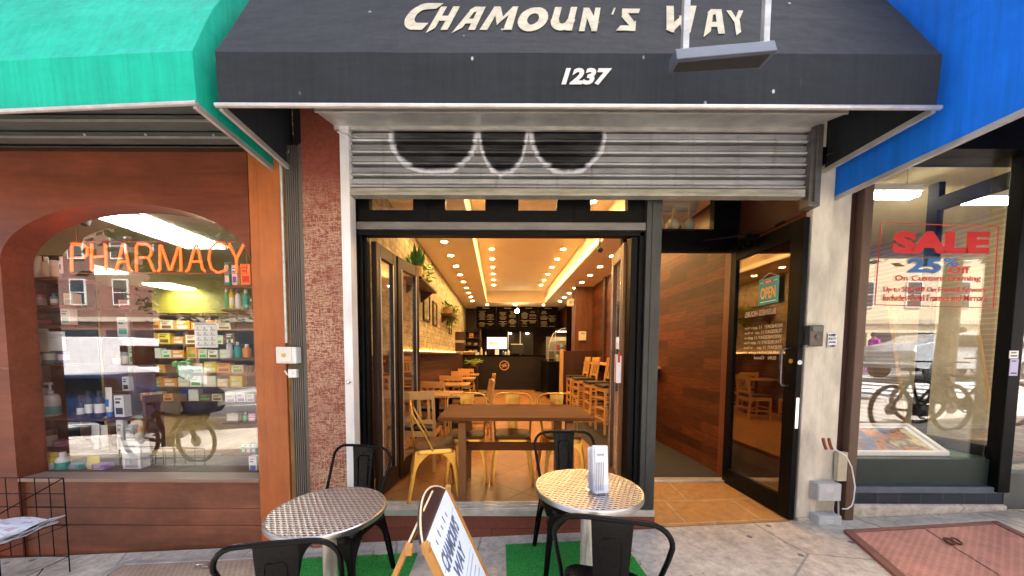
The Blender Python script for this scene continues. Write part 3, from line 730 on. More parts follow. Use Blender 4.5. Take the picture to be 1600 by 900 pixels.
# arched front panel : outer face, inner face and reveal
arc = [(cxa - hw*math.cos(math.pi*i/32), PZS + (PZA-PZS)*math.sin(math.pi*i/32)) for i in range(33)]
b = MB(); top = 2.975
for (xa, za), (xc, zc) in zip(arc[:-1], arc[1:]):
    b.hexa([(xa, D-.02, za), (xc, D-.02, zc), (xc, YG+.02, zc), (xa, YG+.02, za)], [(xa, D-.02, top), (xc, D-.02, top), (xc, YG+.02, top), (xa, YG+.02, top)])
b.build('arched_panel', MT['pharmwood'], ph)
b = MB(); b.box(PX0-.22, PX0, D-.02, YG+.02, -.35, top); b.build('left_post', MT['pharmwood'], ph)
b = MB(); b.box(PX0-.5, PX0-.22, D-.05, YG+.02, -.45, top); b.build('post', MT['pharmpost'], ph, bevel=.006)
b = MB(); b.box(PX1, PX1+.08, D-.015, YG+.02, -.3, top); b.box(PX1+.084, -1.69, D-.035, YG+.02, -.3, top)
b.build('post', MT['pharmpost'], ph, bevel=.006)
b = MB()
b.box(PX0-.01, PX1, D+.03, YG+.02, -.4, .12); b.box(PX0-.01, PX1, D+.02, D+.035, .125, PZ0-.03); b.box(PX0-.01, PX1, D+.022, D+.04, -.02, .121); b.box(PX0-.01, PX1, D+.012, D+.04, -.45, -.024)
b.build('base_panel', MT['pharmbase'], ph, bevel=.003)
b = MB(); b.box(PX0-.01, PX1+.0, D-.02, YG+.0, PZ0-.03, PZ0); b.build('sill', M('grey_worn_sill', (.26, .17, .13), .5, var=.3, scale=6, stretch=(.3, 1, 1)), ph, bevel=.005)
b = MB()
b.add([(x, YG, z) for x, z in [(PX0, PZ0)] + arc + [(PX1, PZ0)]], [tuple(range(35))]); b.build('pane', MT['glass2'], ph)
b = MB(); b.box(PX0-.5, -1.69, D-.03, D+.3, top+.002, top+.024); b.build('cornice', MT['darkwood'], ph)
# pharmacy shutter box (ridged)
b = MB(); yb, zb = D-.05, 3.0
for k in range(5):
    b.box(PX0-1.2, -1.66, yb-.10*k-.09, yb-.10*k+.008, zb+.052*k, zb+.052*k+.045)
b.box(PX0-1.2, -1.66, yb-.02, D+.1, zb, zb+.4)
b.build('shutter_box', MT['galvdark'], ph, bevel=.002)
b = MB()
for k in range(5): b.box(PX0-1.2, -1.66, yb-.10*k-.096, yb-.10*k-.0905, zb+.052*k-.002, zb+.052*k+.012)
b.build('shutter_box_lip', MT['alu'], ph)
b = MB()
for x in (-3.7, -3.05, -2.6, -2.1): b.lathe((x, yb-.092, zb+.022), [(.008, 0), (.008, -.008), (.003, -.012)], 8, 'y')
b.build('bolt', MT['galv'], ph)
# interior shell
rx0, rx1, ryb, rz0, rz1 = -9.6, -1.72, 9.5, -.1, 2.90
b = MB(); b.box(rx0, rx1, YG+.45, ryb, rz0-.1, rz0); b.build('floor', PLANK('striped_wood_floor', 'yx', (.30, .18, .06), (.20, .12, .04), (.2, .12, .05), 1.6, .1, .4, .002), ph)
pc = M('drop_ceiling', (.55, .52, .40), .8, var=.1)
b = MB(); b.box(rx0, rx1, YG+.02, ryb, rz1, rz1+.1); b.build('ceiling', pc, ph)
b = MB(); b.box(rx0, rx1, ryb, ryb+.1, rz0, rz1); b.box(rx0-.1, rx0, YG, ryb, rz0, rz1); b.build('inner_wall', M('olive_yellow_wall', (.36, .28, .09), .8, var=.15, scale=1), ph)
b = MB(); b.box(rx1-.02, rx1+.0, YG+.02, ryb, rz0, rz1); b.box(rx0, PX0-.22, YG+.0, YG+.1, rz0, 4); b.build('side_wall', M('brown_side_wall', (.22, .10, .06), .7), ph)
b = MB(); b.box(PX0-.2, PX1+.1, YG+.02, YG+.5, PZ0-.04, PZ0-.006); b.build('display_deck', MT['darkwood'], ph)
b = MB(); b.box(-10, -1.76, D+.3, D+.5, 3.1, 6.5); b.box(-10, -1.76, 9.6, 9.8, 0, 6.5); b.box(-10, -1.76, D+.3, 9.8, 6.42, 6.62); b.box(-10, PX0-.5, D+.02, D+.3, -.6, 3.5)  # unseen upper wall, kept low so the sun reaches the street
b.build('upper_wall', PLANK('brown_street_brick', 'xz', (.24, .10, .07), (.19, .08, .055), (.3, .26, .22), .22, .075, .8, .01, dirt=.3, gscale=(3, 3)), ph)
# fluted grey column between pharmacy and cafe
fc = MB(); x0, x1 = -1.635, -1.51
fc.box(x0, x1, D-.06, D+.2, -.25, 3.0)
n = 7
for k in range(n): xa = x0+.006+(x1-x0-.012)*k/n; fc.box(xa, xa+(x1-x0-.012)/n*.55, D-.068, D-.059, -.25, 3.0)
fc.box(x1-.004, x1+.022, D-.085, D, -.25, 3.0)
fc.build('fluted_column', M('taupe_fluted_metal', (.115, .10, .085), .5, .2, var=.3, scale=4, stretch=(1, 1, .4)), cafe, label='narrow dark grey fluted metal column')
b = MB(); b.box(-1.686, -1.640, D-.02, D+.1, -.25, 3.0); b.build('rotten_wood_strip', M('rotten_wood', (.30, .15, .05), .9, var=.7, scale=9, bump=.6, stretch=(1, 1, .4)), cafe)
cp = MB(); cx_, cy_ = -1.668, D-.055
cp.tube([(-1.60, cy_, 2.96), (-1.635, cy_, 2.93), (cx_+.01, cy_, 2.91), (cx_, cy_, 2.87), (cx_, cy_, 1.50)], .011, 8)
cd_ = cp.build('electrical_conduit', MT['galv'], label='thin grey metal pipe running down beside the orange brown post', cat='conduit', smooth=True)
eb = thing('electrical_box', 'white square outdoor switch box with yellow dot below the thin conduit', 'electrical box', (at(447, 556, D-.1).x, D-.1, 1.36))
P0, P1 = at(431, 568, D-.14), at(462, 542, D-.14)
b = MB(); b.box(P0.x, P1.x, D-.14, D-.065, P0.z, P1.z); b.build('case', MT['white'], eb, bevel=.008)
b = MB(); b.box(P0.x+.012, P1.x-.03, D-.15, D-.14, P0.z+.012, P1.z-.012); b.build('cover', M('off_white_cover', (.68, .66, .62), .45), eb, bevel=.003)
b = MB(); b.lathe(((P0.x+P1.x)/2-.01, D-.15, (P0.z+P1.z)/2), [(.017, 0), (.014, -.008)], 16, 'y'); b.build('knob', M('yellow_dial', (.6, .38, .08), .5), eb, smooth=True)
sb = thing('wall_socket', 'small white socket with cable clip under the square switch box', 'socket', (at(456, 582, D-.09).x, D-.09, 1.24))
P0, P1 = at(450, 590, D-.1), at(463, 577, D-.1)
b = MB(); b.box(P0.x, P1.x, D-.1, D-.066, P0.z, P1.z); b.lathe(((P0.x+P1.x)/2, D-.1, (P0.z+P1.z)/2), [(.016, 0), (.012, -.006)], 14, 'y'); b.build('face_plate', MT['white'], sb, bevel=.003)
b = MB(); b.tube([(P0.x-.03, D-.09, (P0.z+P1.z)/2+.02), (P0.x-.012, D-.09, (P0.z+P1.z)/2-.01), (P0.x+.01, D-.09, (P0.z+P1.z)/2-.012)], .006, 8); b.build('cable', MT['white'], sb)

# ceiling light panels
def troffer(x0, x1, y0, y1, z, label, s=9, cells=(2, 5)):
    t = thing('ceiling_light_panel', label, 'ceiling light', ((x0+x1)/2, (y0+y1)/2, z), 'fluorescent panels in the pharmacy ceiling')
    b = MB(); b.box(x0, x1, y0, y1, z-.012, z-.002); b.build('diffuser', EM('panel_glow', (.95, 1, .82), s), t)
    b = MB(); w_ = .02
    for i in range(cells[0]+1): x = x0+(x1-x0)*i/cells[0]; b.box(x-.008, x+.008, y0-.01, y1+.01, z-.03, z-.013)
    for i in range(cells[1]+1): y = y0+(y1-y0)*i/cells[1]; b.box(x0-.01, x1+.01, y-.008, y+.008, z-.028, z-.0135)
    b.build('louvre', MT['white'], t)
A = at(168, 330, 1); 
troffer(-4.35, -3.80, 3.60, 4.75, rz1, 'big bright louvred light panel near the top of the arched window', 9, (2, 6))
troffer(-7.7, -6.9, 5.7, 6.3, rz1, 'small light panel seen behind the left neon letters', 10, (2, 2))
troffer(-7.6, -7.0, 7.2, 7.8, rz1, 'farthest light panel, small and slanted beneath the neon sign', 10, (2, 2))
sc_ = thing('security_camera', 'black dome camera on the pharmacy ceiling at the left of the arch', 'camera', at(132, 346, 3.6))
c0 = at(132, 346, 3.6)
b = MB(); b.lathe(c0, [(.01, -.05), (.035, -.035), (.045, 0), (.05, .02)], 16); b.build('dome', MT['rubber'], sc_, smooth=True)
b = MB(); b.tube([c0+Vector((.0, 0, .02)), c0+Vector((.05, .02, .18)), (c0.x+.05, c0.y+.02, rz1)], .006, 6); b.build('cable', MT['rubber'], sc_)

# neon sign
NY = YG+.07
def npt(px, py): return at(px, py, NY)
neon = EM('neon_tube_glow', (1, .032, .004), 1.7, (.9, .2, .05))
ns = thing('neon_sign', 'glowing orange neon PHARMACY sign hanging across the arched window', 'neon sign', npt(248, 426))
def nl(strokes, x0, x1, y0=381, y1=424):
    for st in strokes:
        pts = [npt(x0+(x1-x0)*p[0], y1+(y0-y1)*p[1]) for p in st]
        yield pts
Pb = [(0,0),(.02,.05),(0,.1),(0,.9),(.08,1),(.65,.98),(.9,.85),(.9,.62),(.7,.5),(.2,.5)]
gl_ = {'P': [Pb], 'H': [[(0,1),(0,.05),(.15,0)], [(.05,.52),(.85,.55)], [(.75,1),(.8,.95),(.85,.05),(1,0)]],
       'A': [[(-.05,0),(.1,.08),(.5,.98),(.6,.98),(.9,.1),(1.05,0)], [(.25,.35),(.8,.36)]],
       'R': [[(0,0),(.02,.05),(0,.1),(0,.9),(.08,1),(.65,.98),(.85,.85),(.85,.62),(.7,.5),(.2,.5)], [(.7,.5),(.95,.1),(1.05,0)]],
       'M': [[(0,0),(.08,.08),(.08,.95),(.14,.95),(.5,.05),(.56,.05),(.9,.95),(.96,.9),(1,0)]],
       'C': [[(1,.2),(.85,.02),(.5,-.05),(.15,.1),(0,.45),(.1,.85),(.45,1.05),(.8,1),(1,.85)]],
       'Y': [[(0,1),(.45,.5),(.5,.4),(.5,.05),(.42,0)], [(1,1.0),(.5,.45)]]}
for ch, a, c in (('P', 112, 139), ('H', 143, 170), ('A', 180, 204), ('R', 213, 240), ('M', 247, 283), ('A', 292, 319), ('C', 326, 355), ('Y', 358, 381)):
    b = MB()
    for pts in nl(gl_[ch], a, c): b.tube(pts, .0085, 8)
    b.build('neon_letter', neon, ns, smooth=True)
b = MB(); fr = [npt(110, 378), npt(385, 378), npt(385, 427), npt(110, 427)]
for i in range(4): b.tube([fr[i], fr[(i+1) % 4]], .003, 6)
for px in (120, 375): b.tube([npt(px, 378), npt(px, 378)+Vector((0, 0, .45))], .002, 6)
b.build('sign_frame', M('red_tinted_frame', (.5, .12, .08), .4), ns)

# pharmacy shelving + goods
SHELFM = WOOD('shelf_wood', (.10, .03, .012), (.20, .07, .03), .45, 'x')
def shelf(name, label, px0, px1, ys_, Y, depth=.22, up=(), back=None):
    t = thing(name, label, 'shelf', at((px0+px1)/2, max(ys_), Y))
    b = MB()
    for y in ys_:
        p, q = at(px0, y, Y), at(px1, y, Y); b.box(p.x, q.x, Y, Y+depth, p.z-.02, p.z)
    b.build('shelf_boards', SHELFM, t, bevel=.002)
    b = MB()
    for u_ in up:
        x = at(u_, 600, Y).x; b.box(x-.012, x+.012, Y+.003, Y+depth, at(px0, max(ys_), Y).z-.001, at(px0, min(ys_), Y).z+.22)
    if up: b.build('uprights', SHELFM, t)
    if back:
        b = MB(); b.box(at(px0, 600, Y).x, at(px1, 600, Y).x, Y+depth, Y+depth+.01, at(px0, max(ys_), Y).z, at(px0, min(ys_), Y).z+.25); b.build('back_panel', MT['darkpanel'], t)
    return t
YA = 3.02
shelf('display_shelf', 'dark wooden shelf unit at the left end of the arched window', 30, 116, [433, 477, 508, 568, 653, 703], YA, .2, (32,), True)
shelf('display_shelf', 'open wooden shelf column in the middle of the arched window', 163, 212, [481, 527, 570, 612], YA+.25, .2, (164, 210))
shelf('display_shelf', 'low stepped wooden shelf beside the reflected bicycle wheel', 100, 222, [654, 705], YA+.12, .18, (122, 165, 222))
shelf('display_shelf', 'narrow shelf column at the right end of the arched window', 346, 400, [446, 483, 560, 584, 630, 660, 710], YA+.05, .2, (400,))
CN = {'white': (.78, .78, .76), 'cream': (.70, .62, .45), 'teal': (.02, .38, .36), 'green': (.10, .42, .12), 'blue': (.03, .14, .55), 'yellow': (.75, .60, .05), 'pink': (.75, .25, .40), 'black': (.02, .02, .02),
      'orange': (.8, .30, .04), 'purple': (.30, .15, .50), 'red': (.6, .03, .06), 'brown': (.20, .09, .04), 'grey': (.35, .37, .40), 'lavender': (.48, .44, .72)}
CM = {k: M(k+'_packaging', v, .4, var=.06, bump=0) for k, v in CN.items()}
_pro = {}
def product(kind, c1, c2):
    """real-size product, local origin at base; cached prototype"""
    k = (kind, c1, c2)
    def mk():
        t = thing({'bottle': 'bottle', 'pump': 'pump_bottle', 'tube': 'cosmetic_tube', 'box': 'carton', 'jar': 'jar', 'poster': 'leaflet'}[kind], 'x', {'bottle': 'bottle', 'pump': 'bottle', 'tube': 'tube', 'box': 'box', 'jar': 'jar', 'poster': 'leaflet'}[kind])
        if kind == 'bottle':
            b = MB(); b.lathe((0,0,0), [(.4,0),(.42,.03),(.42,.62),(.34,.72),(.16,.78),(.16,.80)], 14); b.build('body', CM[c1], t, smooth=True)
            b = MB(); b.lathe((0,0,0), [(.19,.80),(.19,.98),(.15,1)], 12); b.build('cap', CM[c2], t, smooth=True)
            b = MB(); b.lathe((0,0,0), [(.425,.15),(.425,.5)], 14); b.build('label', CM['white' if c2 != 'white' else c1 if c1 != 'white' else 'teal'], t, smooth=True)
        elif kind == 'pump':
            b = MB(); b.lathe((0,0,0), [(.36,0),(.38,.03),(.38,.52),(.3,.62),(.12,.66)], 16); b.build('body', CM[c1], t, smooth=True)
            b = MB(); b.lathe((0,0,0), [(.385,.06),(.385,.30)], 16); b.build('label', CM[c2], t, smooth=True)
            b = MB(); b.lathe((0,0,0), [(.13,.66),(.13,.74),(.05,.76),(.05,.92)], 10); b.box(-.30, .10, -.06, .06, .92, .99); b.build('pump', CM['white'], t)
        elif kind == 'tube':
            b = MB(); b.lathe((0,0,0), [(.22,0),(.22,.16)], 12); b.build('cap', CM[c2], t, smooth=True)
            b = MB(); n = 12; rr = []
            for z_, a_, b_ in ((.16,.24,.2),(.3,.27,.2),(.7,.31,.1),(1,.33,.015)):
                rr += [(a_*math.cos(2*math.pi*j/n), b_*math.sin(2*math.pi*j/n), z_) for j in range(n)]
            b.add(rr, [(i*n+j, i*n+(j+1)%n, (i+1)*n+(j+1)%n, (i+1)*n+j) for i in range(3) for j in range(n)]+[tuple(3*n+j for j in range(n))]); b.build('body', CM[c1], t, smooth=True)
            b = MB(); b.box(-.15,.15,-.19,-.17,.35,.6); b.build('label', CM[c2], t)
        elif kind == 'box':
            b = MB(); b.box(-.5,.5,-.35,.35,0,1); b.build('box_body', CM[c1], t)
            b = MB(); b.box(-.36,.36,-.358,-.35,.12,.42); b.box(-.36,.10,-.358,-.35,.62,.72); b.box(-.36,.25,-.358,-.35,.8,.86); b.build('print', CM[c2], t)
        elif kind == 'jar':
            b = MB(); b.lathe((0,0,0), [(.46,0),(.5,.05),(.5,.62),(.46,.68)], 16); b.build('body', CM[c1], t, smooth=True)
            b = MB(); b.lathe((0,0,0), [(.5,.68),(.5,.95),(.46,1)], 16); b.build('lid', CM[c2], t, smooth=True)
        return t
    if k in _pro: return copy_tree(_pro[k])
    _pro[k] = mk(); return _pro[k]
ORD = ['first', 'second', 'third', 'fourth', 'fifth', 'sixth', 'seventh', 'eighth', 'ninth', 'tenth', 'eleventh', 'twelfth']
KN = {'bottle': 'bottle', 'pump': 'pump bottle', 'tube': 'upright tube', 'box': 'carton', 'jar': 'lidded jar'}
def goods(items, ybase, Y, where, group):
    """items: (kind, c1, c2, px0, px1, pytop)"""
    for i, (kd, c1, c2, a, c, yt) in enumerate(items):
        p, q, tp = at(a, ybase, Y), at(c, ybase, Y), at((a+c)/2, yt, Y)
        w_ = q.x-p.x; h = tp.z-p.z; t = product(kd, c1, c2)
        wf = {'bottle': .84, 'pump': .76, 'tube': .66, 'box': 1, 'jar': 1}[kd]
        t.location = ((p.x+q.x)/2, Y+min(.08, w_*.5), p.z+.001); t.scale = (w_/wf, min(w_, .12)/wf, h)
        t['label'] = f"{c1} {KN[kd]}{' with '+c2+' top' if kd in ('bottle','jar') and c2 != c1 else (' with '+c2+' print' if kd in ('box','pump') and c2 != c1 else '')}, {ORD[i]} from left on {where}"
        t['group'] = group
G = 'pharmacy goods on display'
goods([('tube','white','white',39,56,398), ('bottle','cream','white',61,72,400), ('jar','cream','white',74,86,406), ('tube','white','blue',90,96,400)], 432, YA+.03, 'top left window shelf', G)
goods([('jar','cream','yellow',38,44,463), ('jar','grey','brown',46,60,459), ('bottle','teal','blue',76,84,458), ('box','cream','grey',97,112,458)], 476, YA+.03, 'second left window shelf', G)
goods([('box','black','red',36,78,489), ('box','white','teal',93,107,482)], 507, YA+.03, 'third left window shelf', G)
goods([('jar','cream','black',41,58,548), ('bottle','teal','teal',60,77,538), ('bottle','blue','blue',86,98,540)], 567, YA+.03, 'fourth left window shelf', G)
goods([('box','cream','brown',36,56,608), ('pump','white','teal',58,78,598), ('bottle','black','black',117,126,624), ('bottle','black','black',130,139,612), ('bottle','black','black',144,156,611), ('tube','white','blue',160,171,606), ('box','white','black',177,192,618)], 652, YA+.06, 'fifth left window shelf', G)
goods([('jar','cream','brown',60,76,672), ('box','pink','white',78,98,690), ('tube','white','white',137,150,664), ('tube','white','white',151,164,666), ('box','white','grey',182,192,657), ('box','grey','white',195,207,664), ('bottle','cream','orange',208,220,668)], 703, YA+.10, 'sixth left window shelf', G)
goods([('bottle','yellow','yellow',68,79,710), ('bottle','white','white',80,97,709), ('box','teal','pink',103,120,727), ('tube','yellow','cream',124,145,716), ('box','purple','white',140,160,727), ('box','white','grey',185,213,691)], 739, YG+.05, 'window deck', G)
goods([('box','cream','red',181,202,468)], 480, YA+.28, 'top board of middle column', G)
goods([('box','white','teal',181,198,495)], 526, YA+.28, 'second board of middle column', G)
goods([('jar','cream','orange',172,184,555), ('jar','white','grey',186,196,550), ('box','white','green',200,211,541)], 569, YA+.28, 'third board of middle column', G)
goods([('box','white','black',190,200,589), ('bottle','cream','orange',205,214,590)], 611, YA+.28, 'fourth board of middle column', G)
goods([('box','teal','white',350,358,410), ('box','white','blue',362,370,414), ('box','orange','red',375,390,412)], 445, YA+.08, 'top board of right column', G)
goods([('bottle','green','white',349,355,450), ('bottle','yellow','orange',357,363,448), ('bottle','white','blue',366,373,452), ('bottle','teal','white',378,386,452)], 482, YA+.08, 'second board of right column', G)
goods([('bottle','white','green',352,360,530), ('bottle','teal','white',364,373,534), ('bottle','orange','white',376,388,538)], 559, YA+.08, 'third board of right column', G)
goods([('box','white','grey',350,366,616), ('box','white','purple',368,382,614), ('box','white','grey',384,396,616)], 629, YA+.08, 'fifth board of right column', G)
goods([('box','cream','white',352,370,648), ('bottle','green','white',378,385,645), ('box','pink','white',387,398,646)], 659, YA+.08, 'sixth board of right column', G)
goods([('box','green','white',376,383,692), ('box','pink','white',384,391,692), ('box','teal','white',392,399,692)], 709, YA+.08, 'lowest board of right column', G)
goods([('box','white','blue',388,400,714)], 738, YG+.05, 'right end of window deck', G)
# posters in the window
def poster(pxa, pxb, pya, pyb, Y, label, c=(.75, .74, .70), kind='grid'):
    t = thing('poster', label, 'poster', at((pxa+pxb)/2, pyb, Y))
    p, q = at(pxa, pyb, Y), at(pxb, pya, Y)
    b = MB(); b.box(p.x, q.x, Y-.001, Y+.002, p.z, q.z); b.build('sheet', M('poster_paper', c, .6, var=.05, bump=0), t)
    b = MB(); w_, h = q.x-p.x, q.z-p.z
    if kind == 'grid':
        for i in range(3):
            for j in range(4): b.box(p.x+w_*(.08+.3*i), p.x+w_*(.30+.3*i), Y-.003, Y-.0012, p.z+h*(.08+.2*j), p.z+h*(.12+.2*j)); b.box(p.x+w_*(.13+.3*i), p.x+w_*(.19+.3*i), Y-.003, Y-.0012, p.z+h*(.14+.2*j), p.z+h*(.22+.2*j))
        b.box(p.x+w_*.05, p.x+w_*.95, Y-.003, Y-.0012, p.z+h*.91, p.z+h*.96)
    else:
        b.box(p.x+w_*.1, p.x+w_*.9, Y-.003, Y-.0012, p.z+h*.8, p.z+h*.84); b.box(p.x+w_*.1, p.x+w_*.6, Y-.003, Y-.0012, p.z+h*.68, p.z+h*.71)
    b.build('print', CM['grey'], t)
    return t
poster(305, 339, 504, 543, YG+.03, 'pale notice sheet with rows of small pictures taped on the pharmacy glass')
poster(43, 75, 514, 550, YA-.01, 'large blank cream sheet standing behind the arched window', (.66, .62, .5), 'l')
poster(76, 101, 518, 548, YA-.02, 'white leaflet holder sheet beside the cream sheet', (.7, .72, .72), 'l')
# far yellow shelving
for (x0, x1, Y, n_, nm) in ((-8.6, -6.0, 7.9, 9, 'back'),):
    t = thing('stock_shelf', 'long stock shelving with a yellow header at the back of the pharmacy', 'shelf', ((x0+x1)/2, Y, rz0))
    b = MB()
    for k in range(7): b.box(x0, x1, Y, Y+.35, .25+k*.34, .27+k*.34)
    b.build('shelf_boards', SHELFM, t)
    b = MB(); b.box(x0, x1, Y+.35, Y+.37, rz0, 2.7); b.build('back_panel', M('brown_backing', (.12, .06, .03), .7), t)
    b = MB(); b.box(x0-.3, x1+.6, Y-.03, Y+.0, 2.35, 2.90); b.build('header', M('mustard_header', (.36, .29, .03), .6), t)
    cl = ['yellow', 'cream', 'white', 'brown', 'white', 'cream', 'orange']
    for k in range(7):
        x = x0+.03; i = 0; r_ = random.Random(k*5+1)
        while x < x1-.35 and i < 8:
            wd = r_.uniform(.2, .34); hh = r_.uniform(.16, .28); c1 = cl[r_.randrange(7)]
            o = product('box', c1, r_.choice(['white', 'brown', 'green'])); o.location = (x+wd/2, Y+.1, .271+k*.34); o.scale = (wd, .2, hh)
            o['label'] = f"{c1} carton, {ORD[i]} from left on {ORD[k]} board of far yellow shelving"; o['group'] = 'cartons on the far pharmacy shelves'
            x += wd+r_.uniform(.01, .06); i += 1
# green soft toy-like bag
b = MB(); c0 = at(289, 575, 3.5)
for i in range(26):
    a = random.uniform(0, 6.28); rr = random.uniform(0, .075); c1 = c0+Vector((rr*math.cos(a), random.uniform(-.05, .05), rr*math.sin(a)*1.4))
    b.lathe(c1, [(.005, -.035), (.03, -.02), (.036, 0), (.026, .022), (.004, .034)], 8)
b.tube([c0+Vector((0, 0, .08)), c0+Vector((0, 0, .30))], .004, 6)
b.build('hanging_bundle', CM['green'], label='crumpled light green bundle hanging in the middle of the pharmacy window', cat='decoration', smooth=True)

# ================================================================== METAL CHAIRS, TABLES
def metal_chair(name, frame, seatmat, label, group, wood):
    t = thing(name, label, 'chair', (0, 0, 0), group)          # front faces -y
    b = MB(); N = 20; prof = []
    def sq(hx, hy, z, r=.06):
        out = []
        for cx, cy, a0 in ((hx-r, hy-r, 0), (-hx+r, hy-r, 90), (-hx+r, -hy+r, 180), (hx-r, -hy+r, 270)):
            for k in range(5): a = math.radians(a0+22.5*k); out.append((cx+r*math.cos(a), cy+r*math.sin(a), z))
        return out
    rings = [sq(.178, .178, .405), sq(.182, .182, .41), sq(.180, .180, .438), sq(.172, .172, .447), sq(.150, .150, .440, .05)]
    vs_ = [p for r_ in rings for p in r_]; n = 20
    fs = [(i*n+j, i*n+(j+1) % n, (i+1)*n+(j+1) % n, (i+1)*n+j) for i in range(len(rings)-1) for j in range(n)] + [tuple((len(rings)-1)*n+j for j in range(n)), tuple(range(n))[::-1]]
    b.add(vs_, fs); st = b.build('seat', frame, t, smooth=True)
    if wood:
        b = MB(); rings = [sq(.172, .172, .447), sq(.178, .178, .455), sq(.176, .176, .468), sq(.166, .166, .472)]
        vs_ = [p for r_ in rings for p in r_]; fs = [(i*n+j, i*n+(j+1) % n, (i+1)*n+(j+1) % n, (i+1)*n+j) for i in range(3) for j in range(n)] + [tuple(3*n+j for j in range(n)), tuple(range(n))[::-1]]
        b.add(vs_, fs); b.build('wooden_seat_pad', seatmat, t, smooth=True)
    else:
        b = MB()
        for x, y in ((-.03, -.02), (.03, -.02), (0, .03), (-.03, .06), (.03, .06)): b.lathe((x, y, .4402), [(.006, 0), (.006, .0012)], 10)
        b.build('drain_hole', MT['galv'], st)
    zs = [.43, .40, .37, .34, .31, .28, .25, .20, .10, .03, .0]
    def wid(z): return .020 + (.125*((z-.25)/.18)**2.2 if z > .25 else 0) + .010*min(1, z/.25)
    for sx in (-1, 1):
        for sy in (-1, 1):
            b = MB()
            tp = Vector((.168*sx, .168*sy, .43)); ft = Vector((.205*sx, (.205 if sy < 0 else .235)*sy, 0))
            for ax in (0, 1):
                vs_ = []
                for z in zs:
                    k = 1-z/.43; c = tp.lerp(ft, k); w_ = wid(z)
                    inn = Vector((-sx*w_, 0, 0)) if ax == 0 else Vector((0, -sy*w_, 0)); th = Vector((0, -sy*.004, 0)) if ax == 0 else Vector((-sx*.004, 0, 0))
                    rim = Vector((0, -sy*.012, 0)) if ax == 0 else Vector((-sx*.012, 0, 0))
                    vs_ += [c, c+inn, c+inn+rim, c+th]
                m_ = len(zs); fs = [(i*4+j, i*4+(j+1) % 4, (i+1)*4+(j+1) % 4, (i+1)*4+j) for i in range(m_-1) for j in range(4)] + [(0, 1, 2, 3), tuple((m_-1)*4+j for j in range(4))]
                b.add(vs_, fs)
            b.tube([ft+Vector((-sx*.008, -sy*.008, .035)), ft+Vector((-sx*.008, -sy*.008, 0))], [.013, .015], 8)
            b.tube([tp.lerp(ft, .12)+Vector((-sx*.004,-sy*.004,0)), tp.lerp(ft, .5)+Vector((sx*.002, sy*.002, 0)), tp.lerp(ft, .97)], .007, 8)
            b.build('leg', frame, t, smooth=True)
    b = MB(); pts = []
    for p in [(.178, .02, .43), (.181, .05, .50), (.190, .10, .60), (.203, .155, .70), (.208, .185, .76)]: pts.append(Vector(p))
    R_ = .085
    for k in range(1, 7): a = math.radians(90*k/6); pts.append(Vector((.208-R_+R_*math.cos(a), .185+.020*math.sin(a), .76+R_*math.sin(a)*.95)))
    for x in (.08, .04): pts.append(Vector((x, .207, .843)))
    pts.append(Vector((0, .208, .844)))
    pts = pts + [Vector((-p.x, p.y, p.z)) for p in pts[-2::-1]]
    b.tube(pts, .0095, 10); b.build('back_frame', frame, t, smooth=True)
    b = MB(); vs_ = []
    for z, hw_, y in ((.435, .052, .172), (.52, .056, .182), (.66, .064, .196), (.78, .071, .206), (.838, .074, .208)):
        vs_ += [(-hw_, y-.006, z), (-hw_*.5, y+.002, z), (hw_*.5, y+.002, z), (hw_, y-.006, z), (hw_, y-.003, z), (hw_*.5, y+.005, z), (-hw_*.5, y+.005, z), (-hw_, y-.003, z)]
    fs = [(i*8+j, i*8+(j+1) % 8, (i+1)*8+(j+1) % 8, (i+1)*8+j) for i in range(4) for j in range(8)]; b.add(vs_, fs)
    sp = b.build('back_splat', frame, t, smooth=True)
    b = MB()
    for q in (-.004, .006):
        e = [(-.030, .184+q, .50), (-.036, .198+q, .68), (-.037, .2045+q, .765), (-.028, .2055+q, .778), (.028, .2055+q, .778), (.037, .2045+q, .765), (.036, .198+q, .68), (.030, .184+q, .50)]
        b.tube(e, .0028, 6)
    b.build('embossed_loop', frame, sp, smooth=True)
    return t
bc = metal_chair('metal_chair', MT['black_metal'], None, 'x', 'black metal chairs on the sidewalk', False)
place(bc, (.45, 1.33, g(.45)), math.radians(180-14), 'nearest black metal chair at the right table, its curved back towards the viewer', scale=1.055)
rr = copy_tree(bc); place(rr, (.50, 2.23, g(.45)), math.radians(2), 'black metal chair between the right steel table and the cafe step', scale=1.055)
ll = copy_tree(bc); place(ll, (-.785, 1.29, g(-.8)), math.radians(180+10), 'black metal chair in the bottom left foreground, back towards the viewer', scale=1.055)
lr = copy_tree(bc); place(lr, (-.985, 2.08, g(-.9)), math.radians(-12), 'black metal chair behind the left steel table, beside the flecked pillar', scale=1.055)

